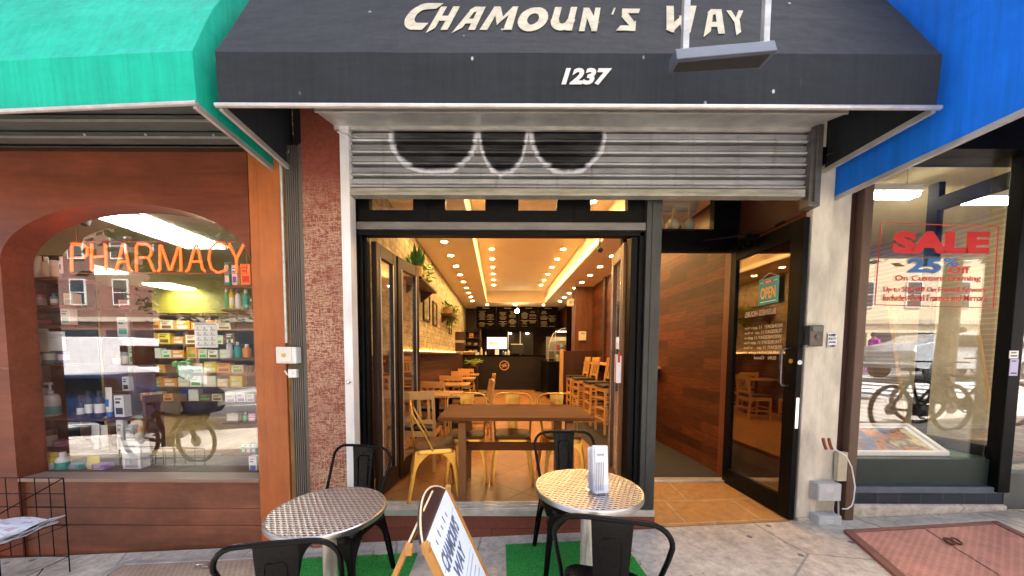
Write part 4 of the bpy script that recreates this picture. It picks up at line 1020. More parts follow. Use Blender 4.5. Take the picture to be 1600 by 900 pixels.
for c in (bc, ll): c.scale = (.96, 1.0, 1.055)
def steel_table():
    t = thing('bistro_table', 'x', 'table', (0, 0, 0), 'round steel tables on the sidewalk')
    R_ = .265
    b = MB(); b.lathe((0, 0, .750), [(R_-.01, 0), (R_-.002, .004), (R_-.002, .024)], 96); b.cm = 0
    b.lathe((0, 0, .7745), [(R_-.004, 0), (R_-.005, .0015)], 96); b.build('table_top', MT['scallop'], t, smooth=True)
    b = MB(); n = 96; prof = [(R_+.001, .752), (R_+.003, .76), (R_+.002, .774), (R_-.002, .778), (R_-.007, .7765)]; vs_ = []; fs = []
    for r_, z in prof: vs_ += [(r_*math.cos(2*math.pi*j/n), r_*math.sin(2*math.pi*j/n), z) for j in range(n)]
    fs = [(i*n+j, i*n+(j+1) % n, (i+1)*n+(j+1) % n, (i+1)*n+j) for i in range(len(prof)-1) for j in range(n)]; b.add(vs_, fs)
    b.build('rim', MT['steel'], t, smooth=True)
    b = MB(); b.lathe((0, 0, .03), [(.032, 0), (.032, .72)], 24); b.build('post', MT['alu'], t, smooth=True)
    b = MB()
    for k in range(4):
        a = math.pi/4+k*math.pi/2; b.tube([(0, 0, .06), (.2*math.cos(a), .2*math.sin(a), .035), (.27*math.cos(a), .27*math.sin(a), .015)], [.025, .02, .014], 8)
        b.tube([(0, 0, .735), (.16*math.cos(a), .16*math.sin(a), .745)], .012, 8)
    b.build('base', MT['alu'], t, smooth=True)
    return t
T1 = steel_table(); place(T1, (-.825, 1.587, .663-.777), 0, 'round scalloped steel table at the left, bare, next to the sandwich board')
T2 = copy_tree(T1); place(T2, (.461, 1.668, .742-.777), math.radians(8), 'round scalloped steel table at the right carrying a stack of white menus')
# menu holder on right table
mh = thing('menu_holder', 'clear acrylic stand packed with folded white menus on the right steel table', 'menu holder', (.47, 1.62, .745))
TZ = .7435; hx, hy = at(935, 772, 1.60).x, 1.60
b = MB(); b.M = Matrix.Translation((hx, hy, TZ)) @ Matrix.Rotation(math.radians(12), 4, 'Z')
b.box(-.042, .042, -.035, .04, 0, .004); b.box(-.042, .042, -.037, -.034, .004, .05); b.box(-.042, -.040, -.034, .04, .004, .10); b.box(.040, .042, -.034, .04, .004, .10); b.box(-.042, .042, .038, .041, .004, .16)
b.build('acrylic_stand', MT['clear'], mh)
b = MB(); b.M = Matrix.Translation((hx, hy, TZ)) @ Matrix.Rotation(math.radians(12), 4, 'Z')
for k in range(9):
    y = -.028+k*.0068; r_ = random.Random(k); dx = r_.uniform(-.006, .006); hh = .235+r_.uniform(-.012, .008)-.003*k
    b.hexa([(-.034+dx, y, .006), (.034+dx, y, .006), (.034+dx, y+.004, .006), (-.034+dx, y+.004, .006)], [(-.034+dx-.006, y+.008, hh), (.034+dx-.006, y+.008, hh-.004), (.034+dx-.006, y+.012, hh-.004), (-.034+dx-.006, y+.012, hh)])
b.build('folded_menus', MT['paper'], mh)
b = MB(); b.M = Matrix.Translation((hx, hy, TZ)) @ Matrix.Rotation(math.radians(12), 4, 'Z')
for k in range(4): b.box(-.03+k*.012, -.0285+k*.012, -.033, -.0285, .02, .16)
b.box(-.026, .01, -.0285, -.0275, .19, .20)
b.build('menu_print', CM['grey'], mh)

# turf mats
def turf(name, pts, label):
    b = MB(); b.prism([(x, y, g(x)+.003) for x, y in pts], (0, 0, .012))
    xs_ = [p[0] for p in pts]; ys_ = [p[1] for p in pts]; r_ = random.Random(3)
    for _ in range(9000):
        x, y = r_.uniform(min(xs_), max(xs_)), r_.uniform(min(ys_), max(ys_)); a = r_.uniform(0, 3.14); h = r_.uniform(.008, .016)
        dx, dy = .0022*math.cos(a), .0022*math.sin(a); z = g(x)+.014
        b.add([(x-dx, y-dy, z), (x+dx, y+dy, z), (x+r_.uniform(-.006, .006), y+r_.uniform(-.006, .006), z+h)], [(0, 1, 2)])
    return b.build(name, MT['turf'], label=label, cat='mat', group='green turf mats')
def gp(px, py):
    d = (px-PX)/F*_r-(py-PY)/F*_u+_f; C0 = Vector((0, 0, CH)); t_ = -(C0.z-.052*(C0.x-1.3))/(d.z-.052*d.x); p = C0+d*t_; return (p.x, p.y)
y1 = gp(800, 853)[1]
turf('turf_mat', [(gp(790, 853)[0], 1.0), (gp(965, 853)[0]+.08, 1.0), (gp(965, 853)[0]+.05, y1), (gp(790, 853)[0], y1)], 'green artificial turf mat under the right steel table')
y1 = gp(520, 873)[1]
turf('turf_mat', [(gp(465, 877)[0], 1.0), (gp(650, 873)[0]-.0, 1.0), (gp(650, 873)[0], y1), (gp(465, 877)[0], y1)], 'green artificial turf mat under the left steel table')

# sandwich board
sbx = thing('sandwich_board', 'wooden A-frame sandwich board with white menu poster standing between the two steel tables', 'sandwich board', (-.24, 1.2, g(-.24)))
NF = Vector((-.225, 1.47, .81)); NN = Vector((-.225, 1.03, .81)); lean = Vector((.36, 0, -.81)); Lp = lean.normalized()
U = Vector((0, 1, 0)); Nr = U.cross(-Lp)     # normal to +x side
Nr = Vector((.81, 0, .36)).normalized()
def pp(u_, v_, n_=0): return NN + U*u_ + Lp*v_ + Nr*n_
W_ = .44; Hn = lean.length - .02
b = MB()
for u0, u1, v0, v1 in ((-.010, .012, -.01, Hn+.03), (W_-.012, W_+.010, -.01, Hn+.03), (.012, W_-.012, Hn-.16, Hn-.13)):
    b.hexa([pp(u0, v0, -.02), pp(u1, v0, -.02), pp(u1, v1, -.02), pp(u0, v1, -.02)], [pp(u0, v0, .006), pp(u1, v0, .006), pp(u1, v1, .006), pp(u0, v1, .006)])
b.build('front_frame', MT['goldframe'], sbx, bevel=.003)
b = MB(); b.hexa([pp(.012, 0, -.012), pp(W_-.012, 0, -.012), pp(W_-.012, Hn-.16, -.012), pp(.012, Hn-.16, -.012)], [pp(.012, 0, -.002), pp(W_-.012, 0, -.002), pp(W_-.012, Hn-.16, -.002), pp(.012, Hn-.16, -.002)])
pst = b.build('poster_panel', M('cool_white_poster', (.66, .76, .88), .5, var=.04, bump=0), sbx)
b = MB(); nv = -Lp
b.text("CHAMOUN'S", pp(.06, .155, -.0015), U, nv, .30, .075, bold=.03, depth=.001, shear=0)
b.text("WAY", pp(.12, .235, -.0015), U, nv, .18, .065, bold=.03, depth=.001)
for k in range(5): b.hexa([pp(.08+.05*k, .035-.01*(k % 2), -.0018), pp(.088+.05*k, .035-.01*(k % 2), -.0018), pp(.092+.05*k, .055, -.0018), pp(.084+.05*k, .055, -.0018)], [pp(.08+.05*k, .035-.01*(k % 2), -.001), pp(.088+.05*k, .035-.01*(k % 2), -.001), pp(.092+.05*k, .055, -.001), pp(.084+.05*k, .055, -.001)])
b.build('poster_lettering', M('navy_print', (.10, .14, .26), .5), pst)
b = MB()
for k in range(9):
    v = .29+.035*k; u0 = .05+.02*(k % 3)
    b.hexa([pp(u0, v, -.0018), pp(W_-.05-.03*(k % 2), v, -.0018), pp(W_-.05-.03*(k % 2), v+.008, -.0018), pp(u0, v+.008, -.0018)], [pp(u0, v, -.001), pp(W_-.05-.03*(k % 2), v, -.001), pp(W_-.05-.03*(k % 2), v+.008, -.001), pp(u0, v+.008, -.001)])
b.hexa([pp(.04, .265, -.0018), pp(.4, .265, -.0018), pp(.4, .268, -.0018), pp(.04, .268, -.0018)], [pp(.04, .265, -.001), pp(.4, .265, -.001), pp(.4, .268, -.001), pp(.04, .268, -.001)])
b.hexa([pp(.04, .13, -.0018), pp(.4, .07, -.0018), pp(.4, .073, -.0018), pp(.04, .133, -.0018)], [pp(.04, .13, -.001), pp(.4, .07, -.001), pp(.4, .073, -.001), pp(.04, .133, -.001)])
b.build('poster_rules', M('pale_blue_print', (.30, .42, .60), .5), pst)
# arched header above the hinge and rear panel
hv = Vector((-.50, 0, .86)).normalized()
def hp(u_, v_, n_): return NN+Vector((-.012, 0, .0))+U*u_+hv*v_+Vector((-.86, 0, -.5)).normalized()*n_
apts = [(W_*k/16, .085*math.sin(math.pi*(k/16))**.75) for k in range(17)]
arcp = [(0, -.02)]+apts+[(W_, -.02)]
b = MB(); b.prism([hp(u_, v_, 0) for u_, v_ in arcp], Vector((-.86, 0, -.5)).normalized()*.012); b.build('arched_header', M('dark_maroon_board', (.035, .014, .016), .45), sbx)
b = MB(); b.tube([hp(u_, v_, -.0) for u_, v_ in apts], .0035, 6); b.build('header_trim', M('cream_trim', (.70, .55, .36), .5), sbx)
L2 = Vector((-.36, 0, -.83)); 
def rp(u_, v_, n_=0): return NN+Vector((-.055, 0, -.01))+U*u_+L2.normalized()*v_+Vector((-.83, 0, .36)).normalized()*n_
b = MB()
for u0, u1, v0, v1 in ((-.010, .012, -.01, Hn+.03), (W_-.012, W_+.010, -.01, Hn+.03)):
    b.hexa([rp(u0, v0, 0), rp(u1, v0, 0), rp(u1, v1, 0), rp(u0, v1, 0)], [rp(u0, v0, .018), rp(u1, v0, .018), rp(u1, v1, .018), rp(u0, v1, .018)])
b.build('rear_frame', MT['goldframe'], sbx, bevel=.003)
b = MB(); b.hexa([rp(.012, 0, .006), rp(W_-.012, 0, .006), rp(W_-.012, Hn-.1, .006), rp(.012, Hn-.1, .006)], [rp(.012, 0, .016), rp(W_-.012, 0, .016), rp(W_-.012, Hn-.1, .016), rp(.012, Hn-.1, .016)])
b.build('rear_panel', MT['rubber'], sbx)
b = MB(); b.M = None
b.tube([rp(W_*k/12, -.07*math.sin(math.pi*k/12)-.0, .01) for k in range(13)], .004, 6); b.build('rear_trim', M('cream_trim', (.70, .55, .36), .5), sbx)
for q in (NN+Vector((0, -.012, 0)), NN+Vector((-.055, -.012, -.005)), NF+Vector((0, .012, 0)), NF+Vector((-.055, .012, -.005))):
    b = MB(); b.box(q.x-.013, q.x+.013, q.y-.014, q.y+.014, q.z-.018, q.z+.012); b.build('corner_block', MT['goldframe'], sbx, bevel=.005)

# ================================================================== CAFE FURNITURE
tb = thing('wooden_table', 'long dark wood trestle table standing right behind the open folding windows', 'table', (.2, 3.1, IF_))
tx, TW, TZ2 = .155, 1.31, IF_+.735
b = MB(); b.box(tx-TW/2, tx+TW/2, 2.74, 3.48, TZ2-.028, TZ2); b.build('table_top', MT['tablewood'], tb, bevel=.003)
for sx in (-1, 1):
    X = tx+sx*.46
    for y0 in (2.80, 3.34):
        b = MB(); b.box(X-.032, X+.032, y0, y0+.07, IF_, TZ2-.06); b.build('leg', MT['tablewood_z'], tb, bevel=.003)
    b = MB(); b.box(X-.03, X+.03, 2.80, 3.41, TZ2-.06, TZ2-.029); b.build('bearer', MT['tablewood'], tb)
    b = MB(); b.box(X-.025, X+.025, 2.871, 3.339, IF_+.36, IF_+.43); b.build('side_rail', MT['tablewood'], tb)
b = MB(); b.box(tx-.434, tx+.434, 3.08, 3.12, IF_+.36, IF_+.43); b.build('stretcher', MT['tablewood'], tb, bevel=.002)

gc = metal_chair('gold_metal_chair', MT['gold'], MT['seatwood'], 'x', 'gold metal chairs at the long wooden table', True)
place(gc, (-.575, 2.98, IF_), math.radians(90+14), 'gold metal chair with wooden seat at the left head of the long table')
for x, rz, lb in ((-.315, 4, 'gold metal chair behind the left end of the long table'), (.15, -2, 'gold metal chair behind the middle of the long table'), (.64, 3, 'gold metal chair behind the right end of the long table')):
    c = copy_tree(gc); place(c, (x, 3.34, IF_), math.radians(rz), lb)

def slat_chair(name, hs, ht, label, group, cat='chair', w_=.38):
    t = thing(name, label, cat, (0, 0, 0), group); wd = MT['chairwood']; h = w_/2; dp = .19
    for sx in (-1, 1):
        b = MB(); b.box(sx*h-.016, sx*h+.016, -dp, -dp+.034, 0, hs-.02); b.build('leg', wd, t, bevel=.003)
        b = MB(); X = sx*h
        for (ya, za), (yc, zc) in (((dp+.03, 0), (dp, hs)), ((dp, hs), (dp+.065, ht))):
            b.hexa([(X-.015, ya-.017, za), (X+.015, ya-.017, za), (X+.015, ya+.017, za), (X-.015, ya+.017, za)], [(X-.015, yc-.017, zc), (X+.015, yc-.017, zc), (X+.015, yc+.017, zc), (X-.015, yc+.017, zc)])
        b.build('leg', wd, t, bevel=.003)
    b = MB(); b.box(-h-.01, h+.01, -dp-.02, dp+.01, hs-.005, hs+.04); b.build('seat_cushion', MT['blackpad'], t, bevel=.015)
    b = MB(); b.box(-h+.0, h, -dp+.005, -dp+.025, hs-.07, hs-.006); b.box(-h, h, dp-.012, dp+.006, hs-.07, hs-.006)
    for sx in (-1, 1): b.box(sx*h-.01, sx*h+.01, -dp+.03, dp-.01, hs-.07, hs-.006)
    b.build('seat_frame', wd, t)
    b = MB(); nst = 1 if hs < .6 else 3
    for k in range(nst):
        z = .16+k*.17
        for sx in (-1, 1): b.box(sx*h-.009, sx*h+.009, -dp+.03, dp+.0, z, z+.03)
        b.box(-h, h, -dp+.008, -dp+.026, z+.05, z+.08); b.box(-h, h, dp+.01, dp+.028, z+.05, z+.08)
    b.build('stretcher', wd, t)
    b = MB(); vs_ = []; n = 8
    for i in range(n+1):
        x = -h-.015+(w_+.03)*i/n; cv = .022*(1-(2*i/n-1)**2)
        vs_ += [(x, dp+.045+cv, ht-.075), (x, dp+.067+cv, ht-.075), (x, dp+.078+cv, ht+.012), (x, dp+.052+cv, ht+.012)]
    b.add(vs_, [(i*4+j, i*4+(j+1) % 4, (i+1)*4+(j+1) % 4, (i+1)*4+j) for i in range(n) for j in range(4)]+[(0, 1, 2, 3), (n*4, n*4+1, n*4+2, n*4+3)])
    b.build('top_rail', wd, t)
    zl = hs+.10
    b = MB(); b.box(-h, h, dp+.008, dp+.028, zl-.02, zl+.02); b.build('lower_rail', wd, t)
    for k in range(4):
        b = MB(); x = -h+.05+(w_-.10)*k/3; b.hexa([(x-.013, dp+.012, zl), (x+.013, dp+.012, zl), (x+.013, dp+.024, zl), (x-.013, dp+.024, zl)], [(x-.013, dp+.058, ht-.07), (x+.013, dp+.058, ht-.07), (x+.013, dp+.070, ht-.07), (x-.013, dp+.070, ht-.07)])
        b.build('slat', wd, t)
    return t
wc = slat_chair('wooden_chair', .44, .86, 'x', 'slat back wooden chairs along the left wall')
spots = [(-.87, 3.72, 180, 'nearest slat back chair with black seat, partly behind the folding window'),
         (-.93, 4.92, 176, 'slat back chair tucked between the first and second small tables by the wall'),
         (-.84, 6.2, 180, 'slat back chair behind the second small table along the wall'),
         (-.84, 7.7, 180, 'slat back chair behind the third small table along the wall'),
         (-.84, 9.0, 180, 'farthest slat back chair along the left wall'),
         (-.34, 5.0, -80, 'slat back chair seen edge on in the aisle, nearer one of the two'),
         (-.33, 6.6, -84, 'slat back chair seen edge on in the aisle, farther one of the two')]
for i, (x, y, a, lb) in enumerate(spots):
    c = wc if i == 0 else copy_tree(wc); place(c, (x, y, IF_), math.radians(a), lb)
def small_table():
    t = thing('small_table', 'x', 'table', (0, 0, 0), 'small wooden tables along the left wall')
    b = MB(); b.box(-.33, .33, -.27, .27, .72, .75); b.build('table_top', WOOD('oak_top', (.42, .22, .07), (.58, .33, .12), .3, 'x', coat=.5), t, bevel=.004)
    b = MB(); b.lathe((0, 0, 0), [(.22, 0), (.22, .015), (.03, .03), (.03, .72)], 16); b.build('pedestal', MT['frameblk'], t)
    return t
st_ = small_table()
for i, (y, lb) in enumerate(((4.35, 'nearest small wooden table against the left brick wall'), (5.75, 'second small wooden table along the left wall'), (7.2, 'third small wooden table along the left wall'), (8.5, 'fourth and farthest small wooden table along the left wall'))):
    c = st_ if i == 0 else copy_tree(st_); place(c, (-.82 if i else -.80, y, IF_), 0, lb)
bs = slat_chair('bar_stool', .74, 1.19, 'x', 'tall slat back bar stools along the right wall', 'bar stool', .36)
for i, (x, y, a, lb) in enumerate(((1.83, 5.35, -84, 'nearest tall bar stool, cut by the right folding window'), (1.80, 6.0, -88, 'second bar stool from the front along the right wall'), (1.79, 6.9, -86, 'third bar stool from the front along the right wall'), (1.80, 7.6, -90, 'farthest bar stool beside the dark half wall'))):
    c = bs if i == 0 else copy_tree(bs); place(c, (x, y, IF_), math.radians(a), lb)
br = thing('wall_bar', 'narrow wooden bar ledge on the right wall in front of the tall stools', 'bar ledge', (2.25, 6.4, 1.2))
b = MB(); b.box(2.06, RW, 5.0, 8.0, 1.20, 1.235); b.build('ledge', MT['chairwood'], br, bevel=.003)
for y in (5.3, 6.5, 7.7): b = MB(); b.box(2.12, RW, y-.02, y+.02, 1.02, 1.2); b.build('bracket', MT['frameblk'], br)
hwl = thing('half_wall', 'dark wooden half wall with pale end post behind the bar stools', 'half wall', (2.0, 8.5, IF_))
b = MB(); b.box(1.63, 2.40, 8.30, 8.42, IF_, 1.50); b.build('panel', MT['darkwood'], hwl)
b = MB(); b.box(1.56, 1.628, 8.28, 8.44, IF_, 1.52); b.build('end_post', MT['chairwood'], hwl, bevel=.003)
# counter and back bar
ct = thing('service_counter', 'long black plank service counter across the back of the cafe', 'counter', (.6, 11.9, IF_))
b = MB(); b.box(-1.24, 1.95, 11.7, 12.3, IF_, 1.34); b.build('counter_front', PLANK('black_planks', 'xz', (.016, .009, .007), (.010, .006, .005), (.004, .003, .003), 1.6, .11, .45, .003, dirt=.4), ct)
b = MB(); b.box(-1.24, 1.98, 11.66, 12.32, 1.34, 1.38); b.build('counter_top', MT['darkpanel'], ct, bevel=.004)
lg = thing('round_logo_sign', 'small round wooden emblem fixed on the black counter front', 'sign', (.25, 11.69, .98))
cxl = at(788, 571, 11.69)
b = MB(); n = 32
rgp = [(.17, 0), (.17, -.012), (.142, -.012), (.142, 0)]; vs_ = []
for r_, y_ in rgp: vs_ += [(cxl.x+r_*math.cos(2*math.pi*j/n), 11.695+y_, cxl.z+r_*math.sin(2*math.pi*j/n)) for j in range(n)]
b.add(vs_, [(i*n+j, i*n+(j+1) % n, ((i+1) % 4)*n+(j+1) % n, ((i+1) % 4)*n+j) for i in range(4) for j in range(n)]); b.build('ring', MT['chairwood'], lg)
b = MB(); b.box(cxl.x-.11, cxl.x+.11, 11.685, 11.695, cxl.z-.012, cxl.z+.012); b.box(cxl.x-.08, cxl.x+.06, 11.685, 11.695, cxl.z+.035, cxl.z+.05); b.box(cxl.x-.06, cxl.x+.08, 11.685, 11.695, cxl.z-.05, cxl.z-.035)
b.hexa([(cxl.x-.09, 11.686, cxl.z-.08), (cxl.x-.06, 11.686, cxl.z-.08), (cxl.x-.06, 11.695, cxl.z-.08), (cxl.x-.09, 11.695, cxl.z-.08)], [(cxl.x+.06, 11.686, cxl.z+.09), (cxl.x+.09, 11.686, cxl.z+.09), (cxl.x+.09, 11.695, cxl.z+.09), (cxl.x+.06, 11.695, cxl.z+.09)])
b.build('emblem', MT['chairwood'], lg)
# menu boards
xs_b = [at(p, 480, 12.4).x for p in (744, 775.5, 811, 841, 872)]
for i, nm in enumerate(('leftmost', 'second from the left', 'third from the left', 'rightmost')):
    x0, x1 = xs_b[i]+.015, xs_b[i+1]-.015; zb, zt = at(760, 513, 12.4).z, at(760, 478, 12.4).z
    t = thing('menu_board', f'black chalk menu board high over the counter, {nm} of the four', 'menu board', ((x0+x1)/2, 12.4, zb), 'menu boards over the counter')
    b = MB(); b.box(x0, x1, 12.38, 12.42, zb, zt); b.build('board', MT['darkpanel'], t)
    b = MB(); r_ = random.Random(i)
    b.box((x0+x1)/2-.13, (x0+x1)/2+.13, 12.374, 12.379, zt-.10, zt-.06)
    for cx in ((x0*.72+x1*.28), (x0*.28+x1*.72)):
        z = zt-.2
        while z > zb+.06:
            w_ = r_.uniform(.05, .15)
            if r_.random() < .8: b.box(cx-w_, cx+w_, 12.374, 12.379, z, z+.010)
            z -= .042
    b.build('chalk_lines', M('faint_chalk', (.20, .17, .12), .9), t)
tvp, tvq = at(761, 545, 12.1), at(792, 527, 12.1)
tv = thing('order_monitor', 'bright screen of an order monitor on the counter, brown blot on pale blue', 'monitor', ((tvp.x+tvq.x)/2, 12.1, 1.38))
b = MB(); b.box(tvp.x-.02, tvq.x+.02, 12.1, 12.14, tvp.z-.02, tvq.z+.02); b.box((tvp.x+tvq.x)/2-.05, (tvp.x+tvq.x)/2+.05, 12.1, 12.14, 1.40, tvp.z-.02); b.box((tvp.x+tvq.x)/2-.15, (tvp.x+tvq.x)/2+.15, 12.0, 12.2, 1.381, 1.40); b.build('stand', MT['rubber'], tv)
b = MB(); b.box(tvp.x, tvq.x, 12.094, 12.1, tvp.z, tvq.z); scr = b.build('screen', EM('screen_blue_white', (.40, .50, .85), .28), tv)
b = MB(); n = 20; cx, cz = tvp.x+(tvq.x-tvp.x)*.32, (tvp.z+tvq.z)/2-.01
b.prism([(cx+.19*math.cos(2*math.pi*j/n), 12.092, cz+.07*math.sin(2*math.pi*j/n)) for j in range(n)], (0, .002, 0)); b.build('picture', EM('screen_brown', (.35, .10, .06), .22), tv)
def simple(name, label, cat, fn, mat, group=None, smooth=False):
    b = MB(); fn(b); return b.build(name, mat, label=label, cat=cat, group=group, smooth=smooth)
ci = 1.382
for px, w_, h, c, lb, cat in ((752, .09, .27, 'cream', 'tall cream candle like bottle left of the order monitor', 'bottle'), (759, .05, .14, 'white', 'small white squeeze bottle between candle and monitor', 'bottle'), (776.5, .12, .20, 'white', 'white card stand under the right edge of the monitor', 'card stand'),
                          (786.5, .07, .14, 'blue', 'small blue white salt shaker on the counter', 'shaker'), (790, .07, .14, 'white', 'small white pepper shaker on the counter', 'shaker'), (794.5, .10, .18, 'cream', 'cream cone shaped bottle at the end of the shakers', 'bottle')):
    p = at(px, 560, 11.9)
    if cat == 'card stand':
        t = thing('card_stand', lb, cat, (p.x, 11.9, ci)); b = MB(); b.hexa([(p.x-.07, 11.86, ci+.01), (p.x+.07, 11.86, ci+.01), (p.x+.07, 11.87, ci+.01), (p.x-.07, 11.87, ci+.01)], [(p.x-.07, 11.9, ci+h), (p.x+.07, 11.9, ci+h), (p.x+.07, 11.91, ci+h), (p.x-.07, 11.91, ci+h)]); b.build('card', MT['paper'], t)
        b = MB(); b.box(p.x-.08, p.x+.08, 11.84, 11.93, ci, ci+.01); b.build('base', MT['rubber'], t); continue
    o = product('bottle', c, 'white' if c != 'white' else 'grey'); o.location = (p.x, 11.9, ci); o.scale = (w_/.84, w_/.84, h); o['label'] = lb; o['category'] = cat; o['group'] = 'small things on the service counter'
tr = thing('pastry_tray', 'brown wooden tray of pastries at the left end of the counter', 'tray', (-.75, 11.9, ci))
p, q = at(724, 560, 11.9), at(741, 552, 11.9)
b = MB(); b.box(p.x, q.x, 11.75, 12.05, ci, ci+.09); b.build('tray', M('orange_wood_tray', (.22, .07, .02), .5), tr, bevel=.005)
b = MB()
for k in range(5): b.lathe((p.x+.05+k*.075, 11.86+(k % 2)*.05, ci+.091), [(.02, 0), (.045, .01), (.04, .03), (.01, .045)], 10)
b.build('pastries', CM['cream'], tr, smooth=True)
bk = thing('folded_napkins', 'small pale stack of napkins next to the pastry tray', 'napkins', (at(745, 555, 11.9).x, 11.9, ci))
b = MB(); x = at(745.5, 555, 11.9).x
for k in range(4): b.M = Matrix.Translation((x, 11.9, ci+k*.022)) @ Matrix.Rotation(k*.12, 4, 'Z'); b.box(-.07, .07, -.07, .07, 0, .02)
b.build('napkin_stack', MT['paper'], bk)
# plant under counter left
def leafy(name, label, cat, c, n_, spread, lsize, pot=None, trail=0, seed=1, up=.1, leafmat=None, upright=False):
    t = thing(name, label, cat, c); r_ = random.Random(seed)
    C_ = Vector(c)
    if pot:
        pr_, pz = pot; b = MB(); b.lathe(C_, [(pr_*.78, 0), (pr_*.95, pz*.4), (pr_, pz), (pr_*.9, pz), (pr_*.86, pz*.86)], 20); b.build('pot', M('terracotta_gold_pot', (.55, .30, .10), .35, .3), t, smooth=True)
        C_ = C_+Vector((0, 0, pz*.85))
    b = MB(); s_ = MB()
    for _ in range(n_):
        a = r_.uniform(0, 6.283); rr_ = spread*math.sqrt(r_.random())
        if trail and r_.random() < .75: base = C_+Vector((rr_*math.cos(a)*.8, rr_*math.sin(a), up*r_.random()-trail*r_.random()**1.3))
        elif upright: base = C_+Vector((rr_*math.cos(a)*.4, rr_*math.sin(a)*.4, 0))
        else: base = C_+Vector((rr_*math.cos(a), rr_*math.sin(a), up*r_.random()))
        L_ = lsize*r_.uniform(.7, 1.25); el = r_.uniform(.9, 1.5) if upright else r_.uniform(-.4, 1.0)
        d = Vector((math.cos(a)*math.cos(el), math.sin(a)*math.cos(el), math.sin(el))); sd_ = d.cross(Vector((0, 0, 1))).normalized() if abs(d.z) < .98 else Vector((1, 0, 0))
        w_ = L_*(.16 if upright else .33); nn_ = sd_.cross(d)
        b.add([base, base+d*L_*.4+sd_*w_-nn_*w_*.3, base+d*L_, base+d*L_*.4-sd_*w_-nn_*w_*.3, base+d*L_*.45], [(0, 1, 4), (1, 2, 4), (2, 3, 4), (3, 0, 4)])
        if not upright: s_.tube([C_, (C_+base)/2+Vector((0, 0, .02)), base], .0015, 4)
    b.build('leaves', leafmat, t)
    if s_.v: s_.build('stems', leafmat, t)
    return t
lf1 = M('deep_green_leaf', (.06, .20, .03), .45, var=.5, scale=14); lf2 = M('yellow_green_leaf', (.30, .42, .04), .45, var=.45, scale=20); lf3 = M('bright_green_leaf', (.06, .38, .08), .4, var=.3, scale=10)
def wshelf(y0, y1, z, label):
    t = thing('wall_shelf', label, 'shelf', (LW+.1, (y0+y1)/2, z)); b = MB(); b.box(LW, LW+.24, y0, y1, z-.035, z); b.build('board', MT['darkwood'], t, bevel=.003)
    for y in (y0+.12, y1-.12):
        b = MB(); b.prism([(LW, y, z-.036), (LW+.2, y, z-.036), (LW, y, z-.2)], (0, .04, 0)); b.build('bracket', MT['darkwood'], t)
wshelf(4.45, 5.55, 2.44, 'nearer dark wooden shelf high on the cream brick wall')
leafy('potted_plant', 'upright dark green plant in a round gold pot on the nearer wall shelf', 'plant', (LW+.12, 4.62, 2.441), 34, .10, .26, (.095, .16), seed=4, leafmat=lf1, upright=True)
leafy('potted_plant', 'pale variegated leafy plant beside the gold pot on the nearer wall shelf', 'plant', (LW+.13, 4.98, 2.441), 46, .13, .12, (.06, .09), trail=.12, seed=9, up=.20, leafmat=lf2)
simple('round_leaf', 'single big round green leaf leaning over the nearer wall shelf', 'leaf', lambda b: b.prism([(LW+.20, 5.15+.08*math.cos(a*.4), 2.66+.10*math.sin(a*.4)) for a in range(16)], (.006, .0, 0)), lf3)
wshelf(7.3, 8.3, 2.30, 'farther dark wooden shelf on the cream brick wall')
leafy('potted_plant', 'small dark plant in a wide gold bowl on the farther wall shelf', 'plant', (LW+.12, 7.55, 2.301), 20, .10, .10, (.11, .15), seed=5, leafmat=lf1)
leafy('trailing_plant', 'yellow green vine trailing off the end of the farther wall shelf', 'plant', (LW+.14, 8.1, 2.301), 190, .20, .085, (.07, .08), trail=.42, seed=6, up=.20, leafmat=lf2)
leafy('low_plant', 'low bushy green plant at the end of the table row before the counter', 'plant', (-.78, 10.6, 1.03), 90, .26, .10, (.1, .10), seed=8, up=.10, leafmat=lf2)
pl_ = thing('plant_stand', 'dark square stand holding the low bushy plant before the counter', 'stand', (-.78, 10.6, IF_)); b = MB(); b.box(-.92, -.64, 10.46, 10.74, 1.0, 1.03); b.build('top', MT['darkwood'], pl_)
for sx in (-1, 1):
    for sy in (-1, 1): b = MB(); b.box(-.78+sx*.12-.015, -.78+sx*.12+.015, 10.6+sy*.12-.015, 10.6+sy*.12+.015, IF_, 1.0); b.build('leg', MT['darkwood'], pl_)
def picture(y0, y1, z0, z1, label):
    t = thing('framed_picture', label, 'picture', (LW+.01, (y0+y1)/2, z0), 'small framed pictures on the brick wall')
    b = MB(); w_ = .035
    b.box(LW+.002, LW+.03, y0, y0+w_, z0, z1); b.box(LW+.002, LW+.03, y1-w_, y1, z0, z1); b.box(LW+.002, LW+.029, y0+w_, y1-w_, z0, z0+w_); b.box(LW+.002, LW+.029, y0+w_, y1-w_, z1-w_, z1); b.build('frame', MT['darkwood'], t)
    pm = NT('picture_print'); pm.col(pm.ramp(pm.noise(9, 4), [(.35, (.04, .05, .02)), (.55, (.30, .28, .10)), (.7, (.5, .45, .3))])); b = MB(); b.box(LW+.004, LW+.012, y0+w_, y1-w_, z0+w_, z1-w_); b.build('print', pm.m, t)
picture(5.55, 6.05, 1.98, 2.46, 'nearest framed picture on the cream brick wall, under the first shelf end')
picture(6.35, 6.75, 1.96, 2.42, 'second framed picture on the cream brick wall')
picture(8.45, 8.85, 1.92, 2.28, 'third framed picture, right beneath the farther shelf and its vine')
